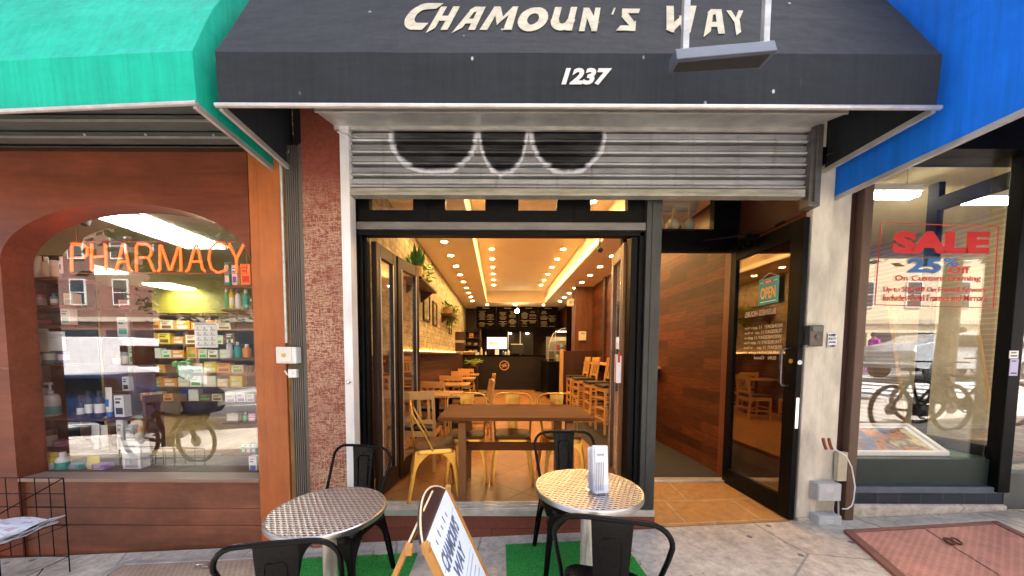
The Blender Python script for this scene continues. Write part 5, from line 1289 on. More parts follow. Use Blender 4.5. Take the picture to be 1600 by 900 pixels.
for k, (y, z) in enumerate(((9.75, 1.82), (9.75, 1.50))):
    t = thing('cube_shelf', f"small open wooden cube on the wall beside the counter, {'upper' if k == 0 else 'lower'} of two", 'shelf', (LW+.12, y, z))
    b = MB(); b.box(LW, LW+.26, y, y+.02, z, z+.24); b.box(LW, LW+.26, y+.22, y+.24, z, z+.24); b.box(LW, LW+.26, y+.02, y+.22, z, z+.02); b.box(LW, LW+.26, y+.02, y+.22, z+.22, z+.24); b.build('box', MT['darkwood'], t)
# back left shelving nook with small items
bn = thing('back_shelf', 'dark shelf rack with cups in the left rear corner behind the counter', 'shelf', (-1.0, 12.9, IF_))
b = MB()
for z in (1.45, 1.72, 2.0, 2.25): b.box(-1.24, -.72, 12.6, 12.95, z, z+.02)
b.box(-1.24, -.72, 12.96, 13.0, IF_, 3.2); b.box(-.70, -.62, 12.5, 12.95, IF_, 3.2); b.build('rack', MT['darkwood'], bn)
for i, (x, z, c, lb) in enumerate(((-1.02, 2.02, 'orange', 'orange box on the upper rear rack board'), (-1.1, 1.74, 'brown', 'brown jar on the middle rear rack board'), (-.85, 1.74, 'grey', 'grey jar on the middle rear rack board'), (-1.05, 1.47, 'cream', 'cream jar on the low rear rack board'), (-.86, 1.47, 'white', 'white jar on the low rear rack board'))):
    o = product('jar' if i else 'box', c, 'brown'); o.location = (x, 12.75, z+.003); o.scale = (.15, .15, .18 if i == 0 else .11); o['label'] = lb; o['group'] = 'jars and boxes on the rear rack'
# stainless opening / oven at back
ov = thing('kitchen_pass', 'dark kitchen pass with steel posts and small lamps behind the counter', 'kitchen pass', (.9, 13, IF_))
pa, pb = at(794, 555, 13.0).x, at(833, 555, 13.0).x
b = MB(); b.box(pa, pb, 13.0, 13.05, IF_, 2.25); b.build('opening', MT['rubber'], ov)
for px in (794, 813): x = at(px, 520, 12.96).x; b = MB(); b.box(x-.02, x+.02, 12.94, 12.98, IF_, 2.3); b.build('post', MT['steel'], ov)
b = MB(); x = at(807, 550, 12.8).x; b.box(x-.25, x+.25, 12.6, 12.9, 1.42, 1.80); b.build('printer', MT['rubber'], ov)
b = MB(); b.box(x-.22, x+.22, 12.59, 12.6, 1.77, 1.80); b.build('printer_trim', MT['white'], ov)
for px in (797, 824): p = at(px, 521, 12.9); b = MB(); b.lathe(p, [(.02, -.03), (.06, -.02), (.06, .02), (.02, .03)], 12); b.build('lamp', EM('pass_lamp_glow', (1, .7, .4), 4), ov)
# display case (curved glass fridge)
dcx0, dcx1, dy0, dy1 = 1.42, 2.38, 9.75, 11.3
dc = thing('display_case', 'curved glass refrigerated display case on a black base right of the counter', 'display case', (1.9, 10.4, IF_))
b = MB(); b.box(dcx0+.05, dcx1, dy0+.02, dy1, IF_, 1.20); b.build('base', MT['frameblk'], dc)
curve = [(dcx0+.05, 1.20), (dcx0+.06, 1.5), (dcx0+.10, 1.8), (dcx0+.20, 2.02), (dcx0+.42, 2.15), (dcx0+.75, 2.20)]
b = MB()
for (xa, za), (xc, zc) in zip(curve[:-1], curve[1:]): b.quad((xa, dy0, za), (xc, dy0, zc), (xc, dy1, zc), (xa, dy1, za))
b.prism([(x, dy0, z) for x, z in curve]+[(dcx1, dy0, 2.2), (dcx1, dy0, 1.2)], (0, .006, 0)); b.build('curved_glass', GLASS('case_glass', .12, (.9, .95, .95)), dc)
b = MB(); b.tube([(x-.005, dy0-.01, z) for x, z in curve], .012, 8); b.tube([(dcx0+.25, dy0-.01, 1.22), (dcx0+.25, dy0-.01, 2.05)], .010, 8); b.build('trim', MT['alu'], dc, smooth=True)
b = MB(); b.box(dcx0+.25, dcx1-.02, dy0+.15, dy1-.1, 1.52, 1.535); b.box(dcx0+.3, dcx1-.02, dy0+.15, dy1-.1, 1.80, 1.815); b.build('shelf', MT['white'], dc)
b = MB(); b.box(dcx1-.03, dcx1, dy0+.1, dy1, 1.25, 2.15); b.box(dcx0+.2, dcx1-.05, dy1-.05, dy1-.03, 1.25, 2.0); b.build('lining', M('case_lining', (.60, .58, .54), .4), dc)
b = MB(); b.box(dcx0+.3, dcx1-.1, dy0+.2, dy0+.24, 2.08, 2.10); b.build('case_light', EM('case_light_glow', (1, .9, .8), 3), dc)
for i in range(10):
    z = 1.205 if i < 5 else 1.536; k = i % 5; c = ('cream', 'brown', 'white', 'cream', 'orange')[k] if i < 5 else ('red', 'white', 'red', 'white', 'pink')[k]
    o = product('bottle' if i >= 5 else 'jar', c, 'white'); o.location = (dcx0+.38+k*.12, dy0+.25, z+.001); o.scale = (.11, .11, .2); o['label'] = f"{c} {'bottle' if i >= 5 else 'container'}, {ORD[k]} from left, {'upper' if i >= 5 else 'lower'} level of display case"; o['group'] = 'items in the display case'
# tall black fridge beside case
simple('tall_fridge', 'tall black cabinet behind the half wall near the display case', 'cabinet', lambda b: (b.box(1.98, 2.40, 9.2, 9.7, IF_, 2.9), b.box(1.99, 2.0, 9.19, 9.2, .3, 2.8), b.box(2.05, 2.35, 9.185, 9.2, 1.9, 1.92)), MT['darkpanel'])
ws = thing('wall_speaker', 'white speaker box mounted high beside the wall pier', 'speaker', (1.93, 8.6, 2.9)); p = at(893, 473, 8.9)
b = MB(); b.box(p.x-.10, p.x+.12, 8.85, 9.0, p.z-.09, p.z+.09); b.build('case', CM['cream'], ws, bevel=.015)
b = MB(); b.lathe((p.x-.03, 8.85, p.z), [(.05, 0), (.04, -.01)], 16, 'y'); b.lathe((p.x+.06, 8.85, p.z), [(.03, 0), (.02, -.01)], 16, 'y'); b.build('cone', CM['grey'], ws)
wbx = thing('wall_box', 'pale square thermostat box on the wooden pier', 'wall box', (2.15, 8.69, 1.7)); p, q = at(904, 532, 8.69), at(915, 518, 8.69)
b = MB(); b.box(p.x, q.x, 8.62, 8.699, p.z, q.z); b.build('cover', CM['cream'], wbx, bevel=.006)
b = MB(); b.box(p.x+.04, q.x-.04, 8.615, 8.62, q.z-.08, q.z-.03); b.build('display', CM['grey'], wbx)
# downlights
def dl(x, y, z, label):
    t = thing('ceiling_downlight', label, 'ceiling light', (x, y, z), 'round downlights in the cafe ceiling')
    return t
DL = None
def downlight(x, y, z, label):
    global DL
    if DL is None:
        DL = thing('ceiling_downlight', label, 'ceiling light', (0, 0, 0), 'round downlights in the cafe ceiling')
        b = MB(); b.lathe((0, 0, 0), [(.046, -.006), (.046, -.003)], 20); b.build('lens', MT['spot'], DL)
        b = MB(); n = 20; vs_ = []
        for r_, zz in ((.047, -.001), (.047, -.009), (.060, -.007), (.062, -.001)): vs_ += [(r_*math.cos(2*math.pi*j/n), r_*math.sin(2*math.pi*j/n), zz) for j in range(n)]
        b.add(vs_, [(i*n+j, i*n+(j+1) % n, (i+1)*n+(j+1) % n, (i+1)*n+j) for i in range(3) for j in range(n)]); b.build('ring', MT['white'], DL, smooth=True)
        o = DL
    else: o = copy_tree(DL)
    o.location = (x, y, z); o['label'] = label; return o
OD = ORD
for k in range(10): downlight(-.84, 4.55+.72*k, CZ, f'round ceiling downlight, {OD[k]} from the street in the row by the brick wall')
for k in range(10): downlight(-.135, 4.05+.70*k, CZ+.38, f'round downlight in the raised tray, {OD[k]} from the street in its left row')
for k in range(10): downlight(1.31, 4.05+.70*k, CZ+.38, f'round downlight in the raised tray, {OD[k]} from the street in its right row')
for k in range(10): downlight(2.02, 4.55+.72*k, CZ, f'round ceiling downlight, {OD[k]} from the street in the row by the wood wall')
for k, x in enumerate((-.38, .6, 1.6)): downlight(x, 11.85, CZ, f'round ceiling downlight in the last cross row before the menu boards, {OD[k]} from the left')
pdl = thing('pendant_lamp', 'small round glowing pendant bulb hanging before the menu boards', 'lamp', at(808, 486, 11.5)); p = at(808, 486, 11.5)
b = MB(); b.lathe(p, [(.01, -.07), (.06, -.045), (.075, 0), (.05, .05), (.02, .07)], 16); b.build('bulb', EM('pendant_glow', (1, .8, .5), 18), pdl, smooth=True)
b = MB(); b.tube([p+Vector((0, 0, .07)), (p.x, p.y, CZ)], .008, 6); b.build('cord', MT['white'], pdl)
cc = thing('ceiling_camera', 'small black camera hanging from the ceiling near the right folding window', 'camera', at(937, 388, 4.7)); p = at(937, 390, 4.7)
b = MB(); b.tube([(p.x, p.y, CZ), (p.x, p.y, p.z+.03)], .012, 8); b.build('mount', MT['rubber'], cc)
b = MB(); b.tube([p+Vector((.01, .06, .05)), p+Vector((-.01, -.07, -.03))], [.03, .035], 12); b.build('body', MT['rubber'], cc, smooth=True)
# sign on the right folding leaf
hs = thing('hanging_notice', 'narrow white notice with red block hung on the right folding window', 'notice', at(965, 600, 2.9))
b = MB(); b.box(1.055, 1.060, 2.83, 3.01, 1.17, 1.42); b.build('card', MT['paper'], hs)
p, q = at(961, 598, 2.78), at(970, 556, 2.78)
hs.children
b = MB(); b.box(p.x, q.x, 2.765, 2.770, p.z, q.z); b.build('sheet', MT['white'], hs)
b = MB(); b.box(p.x+.012, q.x-.012, 2.762, 2.765, p.z+.17, p.z+.25); b.box(p.x-.003, p.x, 2.763, 2.771, p.z, q.z); b.box(q.x, q.x+.003, 2.763, 2.771, p.z, q.z); b.box(p.x-.003, q.x+.003, 2.763, 2.771, p.z-.003, p.z); b.build('red_block', MT['red'], hs)
# white box and vases above the door
ac = thing('wall_unit', 'pale box shaped unit behind the window over the cafe door', 'wall unit', at(1060, 333, 3.9)); p, q = at(1031, 333, 3.9), at(1090, 300, 3.9)
b = MB(); b.box(p.x, q.x, 3.9, 4.2, p.z, q.z); b.build('case', M('cream_grey_case', (.55, .55, .48), .5), ac, bevel=.01)
b = MB(); b.box(p.x+.02, q.x-.02, 3.893, 3.9, p.z+.01, p.z+.03); b.build('vent', CM['grey'], ac)
for i, (px, lb) in enumerate(((1029, 'leftmost, partly hidden by the mullion'), (1052, 'middle one'), (1075, 'rightmost'))):
    p = at(px, 360, 3.60); t = thing('glass_vase', f'pale round bellied vase above the cafe door, {lb}', 'vase', (p.x, 3.6, 2.70), 'round vases above the door')
    b = MB(); sc = .066; b.lathe((p.x, 3.6, 2.725), [(.4*sc, 0), (.9*sc, .5*sc), (1.0*sc, 1.1*sc), (.8*sc, 1.7*sc), (.28*sc, 2.1*sc), (.16*sc, 2.5*sc), (.16*sc, 3.0*sc)], 20); b.build('belly', M('smoky_glass', (.45, .42, .30), .12, 0, var=.15), t, smooth=True)
    b = MB(); b.lathe((p.x, 3.6, 2.725+3.0*sc), [(.14*sc, 0), (.28*sc, .25*sc), (.22*sc, .6*sc), (.08*sc, .75*sc)], 12); b.build('stopper', M('smoky_glass', (.45, .42, .30), .12, 0, var=.15), t, smooth=True)
simple('vase_ledge', 'thin dark ledge carrying the vases over the cafe door', 'ledge', lambda b: b.box(1.32, RW-.02, 3.535, 3.7, 2.695, 2.724), MT['frameblk'])
dml = thing('dome_light', 'small amber dome light above the open door edge', 'light', at(1241, 353, 2.9)); p = at(1241, 353, 2.95)
b = MB(); b.lathe((p.x, 2.95, p.z), [(.01, -.03), (.035, -.02), (.045, 0), (.045, .012)], 16); b.build('dome', EM('dome_glow', (1, .6, .2), .5, (.8, .5, .2)), dml, smooth=True)
b = MB(); b.box(p.x-.05, RW-.013, 2.9, 3.0, p.z+.012, p.z+.03); b.build('bracket', MT['frameblk'], dml)
dcl = simple('door_closer', 'black hydraulic closer arm at the head of the cafe door', 'door closer', lambda b: (b.box(2.27, 2.345, 3.05, 3.35, 2.44, 2.50), b.tube([(2.30, 3.12, 2.52), (2.05, 3.30, 2.535), (2.0, 3.46, 2.535)], .010, 6), b.tube([(2.30, 3.12, 2.50), (2.30, 3.12, 2.535)], .014, 8)), MT['black_metal'])
# lock box, stickers, DEP boxes, hooks on the right column
kb = thing('key_box', 'weathered metal key box on the concrete column by the door handle', 'key box', at(1275, 545, 2.5)); p, q = at(1265, 541, D-.08), at(1288, 508, D-.08)
b = MB(); b.box(p.x, q.x, D-.08, D-.026, p.z, q.z); b.build('case', M('worn_bronze_metal', (.12, .10, .085), .55, .5, var=.5), kb, bevel=.006)
b = MB(); b.box(p.x+.01, q.x-.01, D-.088, D-.08, q.z-.05, q.z-.01); b.lathe(((p.x+q.x)/2, D-.08, (p.z+q.z)/2-.01), [(.02, 0), (.015, -.01)], 12, 'y'); b.box(p.x-.03, p.x, D-.07, D-.05, p.z-.01, p.z+.01); b.build('lock_face', MT['galvdark'], kb)
st = simple('column_sticker', 'small stack of black and white lettering stickers on the concrete column', 'sticker', lambda b: b.box(at(1293, 542, D-.027).x, at(1308, 520, D-.027).x, D-.027, D-.026, at(1300, 543, D-.027).z, at(1300, 520, D-.027).z), MT['paper'])
b = MB(); x0 = at(1293, 542, D-.027).x; x1 = at(1308, 520, D-.027).x; z1 = at(1300, 520, D-.027).z
for i, s_ in enumerate(('KEMIST', 'SHOTT', 'JANK', 'CASPA')): b.text(s_, (x0+.004, D-.0275, z1-.028-i*.029), (1, 0, 0), (0, 0, 1), x1-x0-.008, .02, bold=.04, depth=.0008)
b.build('sticker_print', MT['rubber'], st)
for i, (ya, yb, lb) in enumerate(((756, 783, 'upper of the two grey metal boxes marked DEP at the column foot'), (806, 832, 'lower of the two grey metal boxes marked DEP at the column foot'))):
    Yq = D-.10; p, q = at(1277, yb, Yq), at(1315, ya, Yq); t = thing('junction_box', lb, 'junction box', (p.x, Yq, p.z), 'DEP junction boxes')
    b = MB(); b.box(p.x, q.x, Yq, D-.026, p.z, q.z); b.build('case', M('light_grey_box_paint', (.48, .50, .52), .5, .1, var=.25), t, bevel=.005)
    b = MB(); b.box(p.x+.004, q.x-.004, Yq-.006, Yq, p.z+.004, q.z-.004); b.build('lid', M('light_grey_box_paint', (.48, .50, .52), .5, .1, var=.25), t, bevel=.003)
    b = MB(); b.text('DEP', ((p.x+q.x)/2, Yq-.0065, p.z+(q.z-p.z)*.55), (1, 0, 0), (0, 0, 1), .055, .028, bold=.03, depth=.001, align='c'); b.build('lettering', M('white_number', (.62, .62, .62), .5, var=.05), t)
simple('box_conduit', 'thin grey pipes joining the two DEP boxes', 'conduit', lambda b: (b.tube([at(1303, 783, D-.06), at(1301, 795, D-.06), at(1303, 806, D-.06)], .006, 6), b.tube([at(1310, 783, D-.06), at(1310, 806, D-.06)], .006, 6)), MT['galv'])
simple('loose_cable', 'loose grey white cable looping from the hooks past the DEP boxes', 'cable', lambda b: b.tube([at(x, y, D-.11) for x, y in ((1297, 694), (1308, 704), (1322, 712), (1331, 730), (1336, 760), (1334, 780), (1331, 790), (1324, 795), (1316, 795))], .0045, 6), MT['white'], smooth=True)
simple('wood_batten', 'pale wooden batten fixed to the column above the DEP boxes', 'batten', lambda b: b.box(at(1306, 757, D-.05).x, at(1320, 757, D-.05).x, D-.06, D-.026, at(1306, 757, D-.13).z, at(1306, 711, D-.13).z), M('weathered_batten', (.50, .46, .34), .8, var=.3))
for i, (px, lb) in enumerate(((1286, 'left of two small rusty hooks on the concrete column'), (1295, 'right of two small rusty hooks on the concrete column'))):
    simple('rusty_hook', lb, 'hook', lambda b: b.tube([at(px, 685, D-.15), at(px+2, 694, D-.15), at(px+5, 702, D-.15)], .010, 8), M('rust_red', (.28, .06, .03), .8), 'rusty hooks', smooth=True)
bkt = simple('awning_bracket', 'small black metal bracket bolted where the black awning meets the right column', 'bracket', lambda b: (b.box(at(1285, 250, D-.14).x, at(1291, 250, D-.14).x, D-.145, D-.026, at(1288, 257, D-.14).z, at(1288, 230, D-.14).z), b.tube([at(1291, 243, D-.15), at(1302, 238, D-.18)], .010, 8)), MT['black_metal'])

# ================================================================== FRAME SHOP (right)
fs_ = thing('frame_shop_building', 'frame shop with large display window and SALE lettering under the blue awning', 'building', (3.6, D, .15))
SX0, SX1 = 2.89, 4.085
sp_brown = M('brown_painted_metal', (.11, .065, .045), .5, .2, var=.3, scale=4, stretch=(1, 1, .3))
b = MB(); b.box(2.772, 2.815, D-.005, D+.2, .05, 3.2); b.build('dark_post', M('oxblood_post', (.035, .012, .010), .4), fs_)
b = MB(); b.box(2.817, SX0, D-.06, D+.16, .05, 3.2); b.build('window_post', sp_brown, fs_, bevel=.006)
b = MB(); b.box(SX1, SX1+.10, D-.03, D+.055, .3, 3.2); b.box(SX1+.55, SX1+.8, D-.03, D+.12, .2, 3.2); b.build('corner_post', MT['frameblk'], fs_, bevel=.005)
b = MB(); b.box(SX0-.1, 7, D-.05, D+.2, 3.0, 3.25); b.box(SX0-.1, 7, D-.02, D+.19, 3.25, 3.6); b.build('head_beam', MT['frameblk'], fs_)
b = MB(); b.box(SX0-.05, SX1+.10, D+.03, D+.12, .34, .558); b.build('base_panel', M('dark_green_panel', (.016, .030, .026), .45, var=.3), fs_)
b = MB(); b.box(SX0-.05, SX1+.12, D-.01, D+.12, .285, .338); b.build('base_sill', M('blue_grey_sill', (.10, .12, .16), .5, var=.4), fs_, bevel=.005)
tb_ = PLANK('chipped_black_tile', 'xz', (.035, .045, .065), (.022, .03, .045), (.06, .065, .075), .18, .30, .4, .006, dirt=.4)
b = MB(); b.box(SX0-.05, SX1+.12, D+.005, D+.12, .05, .284); b.build('tile_base', tb_, fs_)
b = MB(); b.box(SX0-.05, SX1+.12, D-.02, D+.05, .0, .19); b.build('broken_plinth', MT['conc'], fs_, bevel=.02)
b = MB(); b.box(SX0, SX1, D+.06, D+.066, .56, 3.0); b.build('pane', MT['glass3'], fs_)
b = MB(); b.box(SX0, SX1+.1, D+.09, D+1.4, .53, .562); b.build('display_deck', M('green_felt', (.03, .10, .05), .9, var=.2), fs_)
b = MB(); b.box(SX0-.05, 7.0, D+.2, D+5, 3.46, 3.52); b.box(2.80, 2.83, D+.2, D+5, 0, 3.46); b.box(2.83, 7, D+5, D+5.1, 0, 3.46)
b.build('inner_walls', M('cream_inner_wall', (.62, .54, .33), .8, var=.08), fs_)
b = MB(); b.box(2.9, 7, D+1.4, D+5, .1, .15); b.build('floor', MT['tablewood'], fs_)
b = MB(); b.box(2.80, 8, D+.2, D+.5, 3.53, 6.5); b.box(2.87, 14, D+.5, D+5.2, 6.44, 6.64); b.box(7, 14, D, D+5.2, -.2, 6.44); b.box(2.87, 7, D+5.1, D+5.3, 3, 6.5); b.build('upper_wall', PLANK('tan_street_brick', 'xz', (.30, .2, .13), (.26, .17, .11), (.35, .3, .26), .22, .075, .8, .01, dirt=.3, gscale=(3, 3)), fs_)  # upper part out of view; low height lets sunlight onto the street
# perpendicular glazed side of the vestibule
b = MB(); xv = SX1+.06; b.box(xv-.03, xv+.03, 3.20, 3.28, .3, 3.04); b.box(xv-.03, xv+.03, D+.06, 3.20, 2.78, 2.90); b.box(xv-.03, xv+.03, D+.06, 3.20, .565, .66); b.build('vestibule_frame', MT['frameblk'], fs_)
b = MB(); b.box(xv-.003, xv+.003, D+.06, 3.20, .66, 2.78); b.build('vestibule_glass', MT['glass'], fs_)
b = MB(); b.box(SX1+.10, SX1+.55, D+.05, D+.056, .45, 3.03); b.build('pane', MT['glass2'], fs_)
b = MB(); b.box(SX1+.10, SX1+.55, D+.0, D+.1, .15, .45); b.build('side_base', MT['galvdark'], fs_)
# window lettering
YW2 = D+.058
b = MB(); redv = M('red_vinyl', (.55, .012, .015), .5, var=.1, bump=0)
def wtext(b, s_, px0, px1, pyb, pyt, **k):
    p, q, t_ = at(px0, pyb, YW2), at(px1, pyb, YW2), at(px0, pyt, YW2); b.text(s_, (p.x, YW2, p.z), (1, 0, 0), (0, 0, 1), q.x-p.x, t_.z-p.z, depth=.0015, **k)
wtext(b, 'SALE', 1394, 1545, 396, 361, bold=.06)
wtext(b, 'Off', 1482, 1515, 427, 416, bold=.02); wtext(b, 'On Custom Framing', 1398, 1532, 441, 430, bold=.01)
wtext(b, 'Up to 50% Off On Framed Artwork', 1380, 1541, 458, 448, bold=.005); wtext(b, 'Includes Gold Frames and Mirrors', 1380, 1541, 470, 460, bold=.005)
c4 = [at(1377, 348, YW2), at(1560, 354, YW2), at(1552, 481, YW2), at(1367, 476, YW2)]
c4 = [Vector((p.x, YW2, p.z)) for p in c4]
for i in range(4): b.tube([c4[i], c4[(i+1) % 4]], .003, 6)
b.build('window_lettering', redv, fs_)
b = MB(); wtext(b, '25', 1418, 1470, 426, 403, bold=.04); wtext(b, '%', 1474, 1497, 416, 403, bold=.02); b.build('window_lettering', M('blue_vinyl', (.03, .13, .42), .5, bump=0), fs_)
for i, (ya, yb, c, lb) in enumerate(((548, 560, 'white', 'small card sticker on the black corner post of the frame shop, upper one'), (561, 587, 'lavender', 'striped card sticker on the black corner post of the frame shop, lower one'))):
    Yq = D-.034; p, q = at(1577, yb, Yq), at(1592, ya, Yq); o = simple('window_sticker', lb, 'sticker', lambda b: b.box(p.x, q.x, Yq, Yq+.003, p.z, q.z), CM[c]); b = MB()
    b.box(p.x+.01, q.x-.01, Yq-.0012, Yq, p.z+.015, p.z+.025); b.box(p.x+.01, q.x-.02, Yq-.0012, Yq, q.z-.02, q.z-.012); b.build('print', MT['rubber'], o)
# fixtures and goods in the frame shop
def ftube(pxa, pxb, py, Y, label):
    p, q = at(pxa, py, Y), at(pxb, py, Y); t = thing('fluorescent_light', label, 'ceiling light', ((p.x+q.x)/2, Y, p.z), 'fluorescent tubes in the frame shop')
    b = MB(); b.box(p.x, q.x, Y, Y+.16, p.z+.02, p.z+.09); b.build('housing', MT['white'], t, bevel=.01)
    b = MB(); b.tube([(p.x+.01, Y+.05, p.z), (q.x-.01, Y+.05, p.z)], .024, 10); b.tube([(p.x+.01, Y+.11, p.z), (q.x-.01, Y+.11, p.z)], .024, 10); b.build('tube', EM('tube_glow', (1, .90, .68), 32), t)
    b = MB(); b.tube([(p.x+.1, Y+.08, p.z+.09), (p.x+.1, Y+.08, 3.46)], .004, 6); b.tube([(q.x-.1, Y+.08, p.z+.09), (q.x-.1, Y+.08, 3.46)], .004, 6); b.build('hanging_wire', MT['galv'], t)
ftube(1335, 1445, 300, 3.6, 'bright fluorescent light in the upper left of the frame shop window')
ftube(1500, 1640, 309, 3.75, 'long fluorescent light behind the black vestibule frame')
# picture frame lying on the deck
pf = thing('large_picture_frame', 'wide white picture frame with colourful print lying flat in the frame shop window', 'picture', (3.5, 3.05, .59))
zf = .566
def dk(px, py, z=.585):
    d = (px-PX)/F*_r-(py-PY)/F*_u+_f; return Vector((0, 0, CH))+d*((z-CH)/d.z)
oc = [Vector((3.0, 2.80, zf)), Vector((3.86, 2.80, zf)), Vector((3.86, 3.42, zf)), Vector((3.0, 3.42, zf))]
# outline from the visible corners
fa, fb, fc_, fd = dk(1342, 713), dk(1498, 712), at(1404, 662, 3.22), at(1340, 662, 3.22)
oc = [Vector((fa.x-.12, fa.y, zf)), Vector((fb.x, fb.y, zf)), Vector((fc_.x+.10, fc_.y, fc_.z-.03)), Vector((fd.x-.12, fd.y, fc_.z-.03))]
oc[0].x = max(oc[0].x, SX0+.01); oc[3].x = max(oc[3].x, SX0+.01); oc[0].y = max(oc[0].y, D+.1); oc[1].y = max(oc[1].y, D+.1)
cen = sum(oc, Vector())/4; ic = [cen+(p-cen)*.78 for p in oc]; mc = [cen+(p-cen)*.90 for p in oc]
b = MB()
for i in range(4):
    j = (i+1) % 4; b.hexa([oc[i], oc[j], mc[j], mc[i]], [p+Vector((0, 0, .035)) for p in (oc[i], oc[j], mc[j], mc[i])])
b.build('frame', MT['white'], pf, bevel=.003)
b = MB(); b.prism([p+Vector((0, 0, .004)) for p in mc], (0, 0, .01)); b.build('mat_board', MT['paper'], pf)
pm = NT('colourful_print'); pm.col(pm.ramp(pm.noise(5, 3), [(.32, (.25, .03, .02)), (.42, (.02, .14, .30)), (.5, (.5, .16, .02)), (.58, (.04, .03, .03)), (.68, (.55, .45, .25))])); b = MB(); b.prism([p+Vector((0, 0, .0145)) for p in ic], (0, 0, .002)); b.build('print', pm.m, pf)
# large standing artwork / map in the window
mp = thing('standing_artwork', 'large beige map like print standing on the green deck of the frame shop', 'artwork', (3.9, 3.3, .59))
pm = NT('beige_map'); v_ = pm.n('ShaderNodeTexVoronoi', feature='DISTANCE_TO_EDGE'); v_.inputs['Scale'].default_value = 26; pm.L(pm.tc, v_.inputs['Vector'])
pm.col(pm.mix(pm.ramp(v_.outputs['Distance'], [(.01, .6), (.035, 0)]), pm.ramp(pm.noise(3, 9), [(.35, (.30, .22, .10)), (.65, (.55, .44, .24))]), (.14, .10, .06)))
x0, x1 = at(1412, 650, 3.4).x, at(1536, 650, 3.4).x
b = MB(); b.hexa([(x0, 3.36, .565), (x1, 3.30, .565), (x1, 3.32, .565), (x0, 3.38, .565)], [(x0, 3.60, 2.0), (x1, 3.54, 2.0), (x1, 3.56, 2.0), (x0, 3.62, 2.0)]); b.build('print', pm.m, mp)
b = MB(); b.tube([(x0, 3.36, .577), (x1, 3.30, .577)], .012, 8); b.tube([(x0, 3.60, 2.0), (x1, 3.54, 2.0)], .012, 8); b.tube([(x0, 3.36, .58), (x0, 3.60, 2.0)], .012, 8); b.tube([(x1, 3.30, .58), (x1, 3.54, 2.0)], .012, 8); b.build('edge_frame', MT['chairwood'], mp)
# hatches
hb = thing('cellar_hatch', 'rust red checker plate cellar hatch with small handle before the frame shop', 'cellar hatch', (3.6, 2.3, g(3.6)))
TLh, TRh, Lh = Vector(gp(1336, 836)), Vector(gp(1556, 823)), Vector(gp(1408, 897))
dh = (Lh-TLh)*2.4
def hpt(a, c, dz): p = TLh+(TRh-TLh)*a+dh*c; return Vector((p.x, p.y, g(p.x)+dz))
def hquad(b, a0, a1, c0, c1, z0, z1): b.hexa([hpt(a0, c0, z0), hpt(a1, c0, z0), hpt(a1, c1, z0), hpt(a0, c1, z0)], [hpt(a0, c0, z1), hpt(a1, c0, z1), hpt(a1, c1, z1), hpt(a0, c1, z1)])
for a0, a1 in ((.0, .485), (.495, 1.0)):
    b = MB(); hquad(b, a0, a1, 0, 1, .002, .018); b.build('hatch_door', m_plate('rust_red_checker_plate', (.46, .20, .16), 22), hb)
b = MB(); hquad(b, -.06, -.006, -.04, 1, 0, .024); hquad(b, -.006, 1.0, -.04, -.006, 0, .024); hquad(b, 1.004, 1.05, -.04, 1, 0, .024)
b.build('hatch_frame', M('worn_maroon_steel', (.22, .09, .07), .6, .2, var=.4), hb, bevel=.004)
hx_, hy_ = gp(1489, 853); b = MB()
for dx in (-.03, .02): b.tube([(hx_+dx+.022*math.cos(a*.6), hy_+.022*math.sin(a*.6), g(hx_)+.035+.01*math.sin(a*.6)) for a in range(11)], .007, 6)
b.build('ring_handle', M('rust_brown', (.10, .04, .02), .7, .4), hb, smooth=True)
hb2 = thing('cellar_hatch', 'tan grey checker plate cellar hatch before the pharmacy, padlock lying on it', 'cellar hatch', (-2.3, 2.0, g(-2.3)))
b = MB(); x0 = gp(168, 895)[0]; x1 = -.95; y1_ = gp(200, 880)[1]
b.hexa([(x0+.06, 1.1, g(x0+.06)+.002), (x1, 1.1, g(x1)+.002), (x1, y1_-.05, g(x1)+.002), (x0+.06, y1_-.05, g(x0+.06)+.002)], [(x0+.06, 1.1, g(x0+.06)+.014), (x1, 1.1, g(x1)+.014), (x1, y1_-.05, g(x1)+.014), (x0+.06, y1_-.05, g(x0+.06)+.014)])
b.build('hatch_doors', m_plate('tan_checker_plate', (.36, .27, .20), 22), hb2)
b = MB()
for a, c, ya, yc in ((x0, x0+.056, 1.1, y1_), (x0+.056, x1, y1_-.046, y1_)): b.hexa([(a, ya, g(a)), (c, ya, g(c)), (c, yc, g(c)), (a, yc, g(a))], [(a, ya, g(a)+.02), (c, ya, g(c)+.02), (c, yc, g(c)+.02), (a, yc, g(a)+.02)])
b.build('hatch_frame', MT['galv'], hb2, bevel=.003)
pk = thing('padlock', 'small open steel padlock lying on the tan cellar hatch', 'padlock', (gp(315, 888)[0], gp(315, 888)[1], g(-2)+.015)); kx, ky = gp(318, 889); kz = g(kx)+.016
b = MB(); b.box(kx, kx+.05, ky-.022, ky+.02, kz, kz+.022); b.build('body', MT['steel'], pk, bevel=.005)
b = MB(); b.tube([(kx, ky+.014, kz+.012), (kx-.04, ky+.014, kz+.012), (kx-.058, ky+.004, kz+.012), (kx-.058, ky-.006, kz+.012), (kx-.04, ky-.016, kz+.012), (kx-.012, ky-.016, kz+.012)], .0045, 8); b.build('shackle', MT['chrome'], pk, smooth=True)
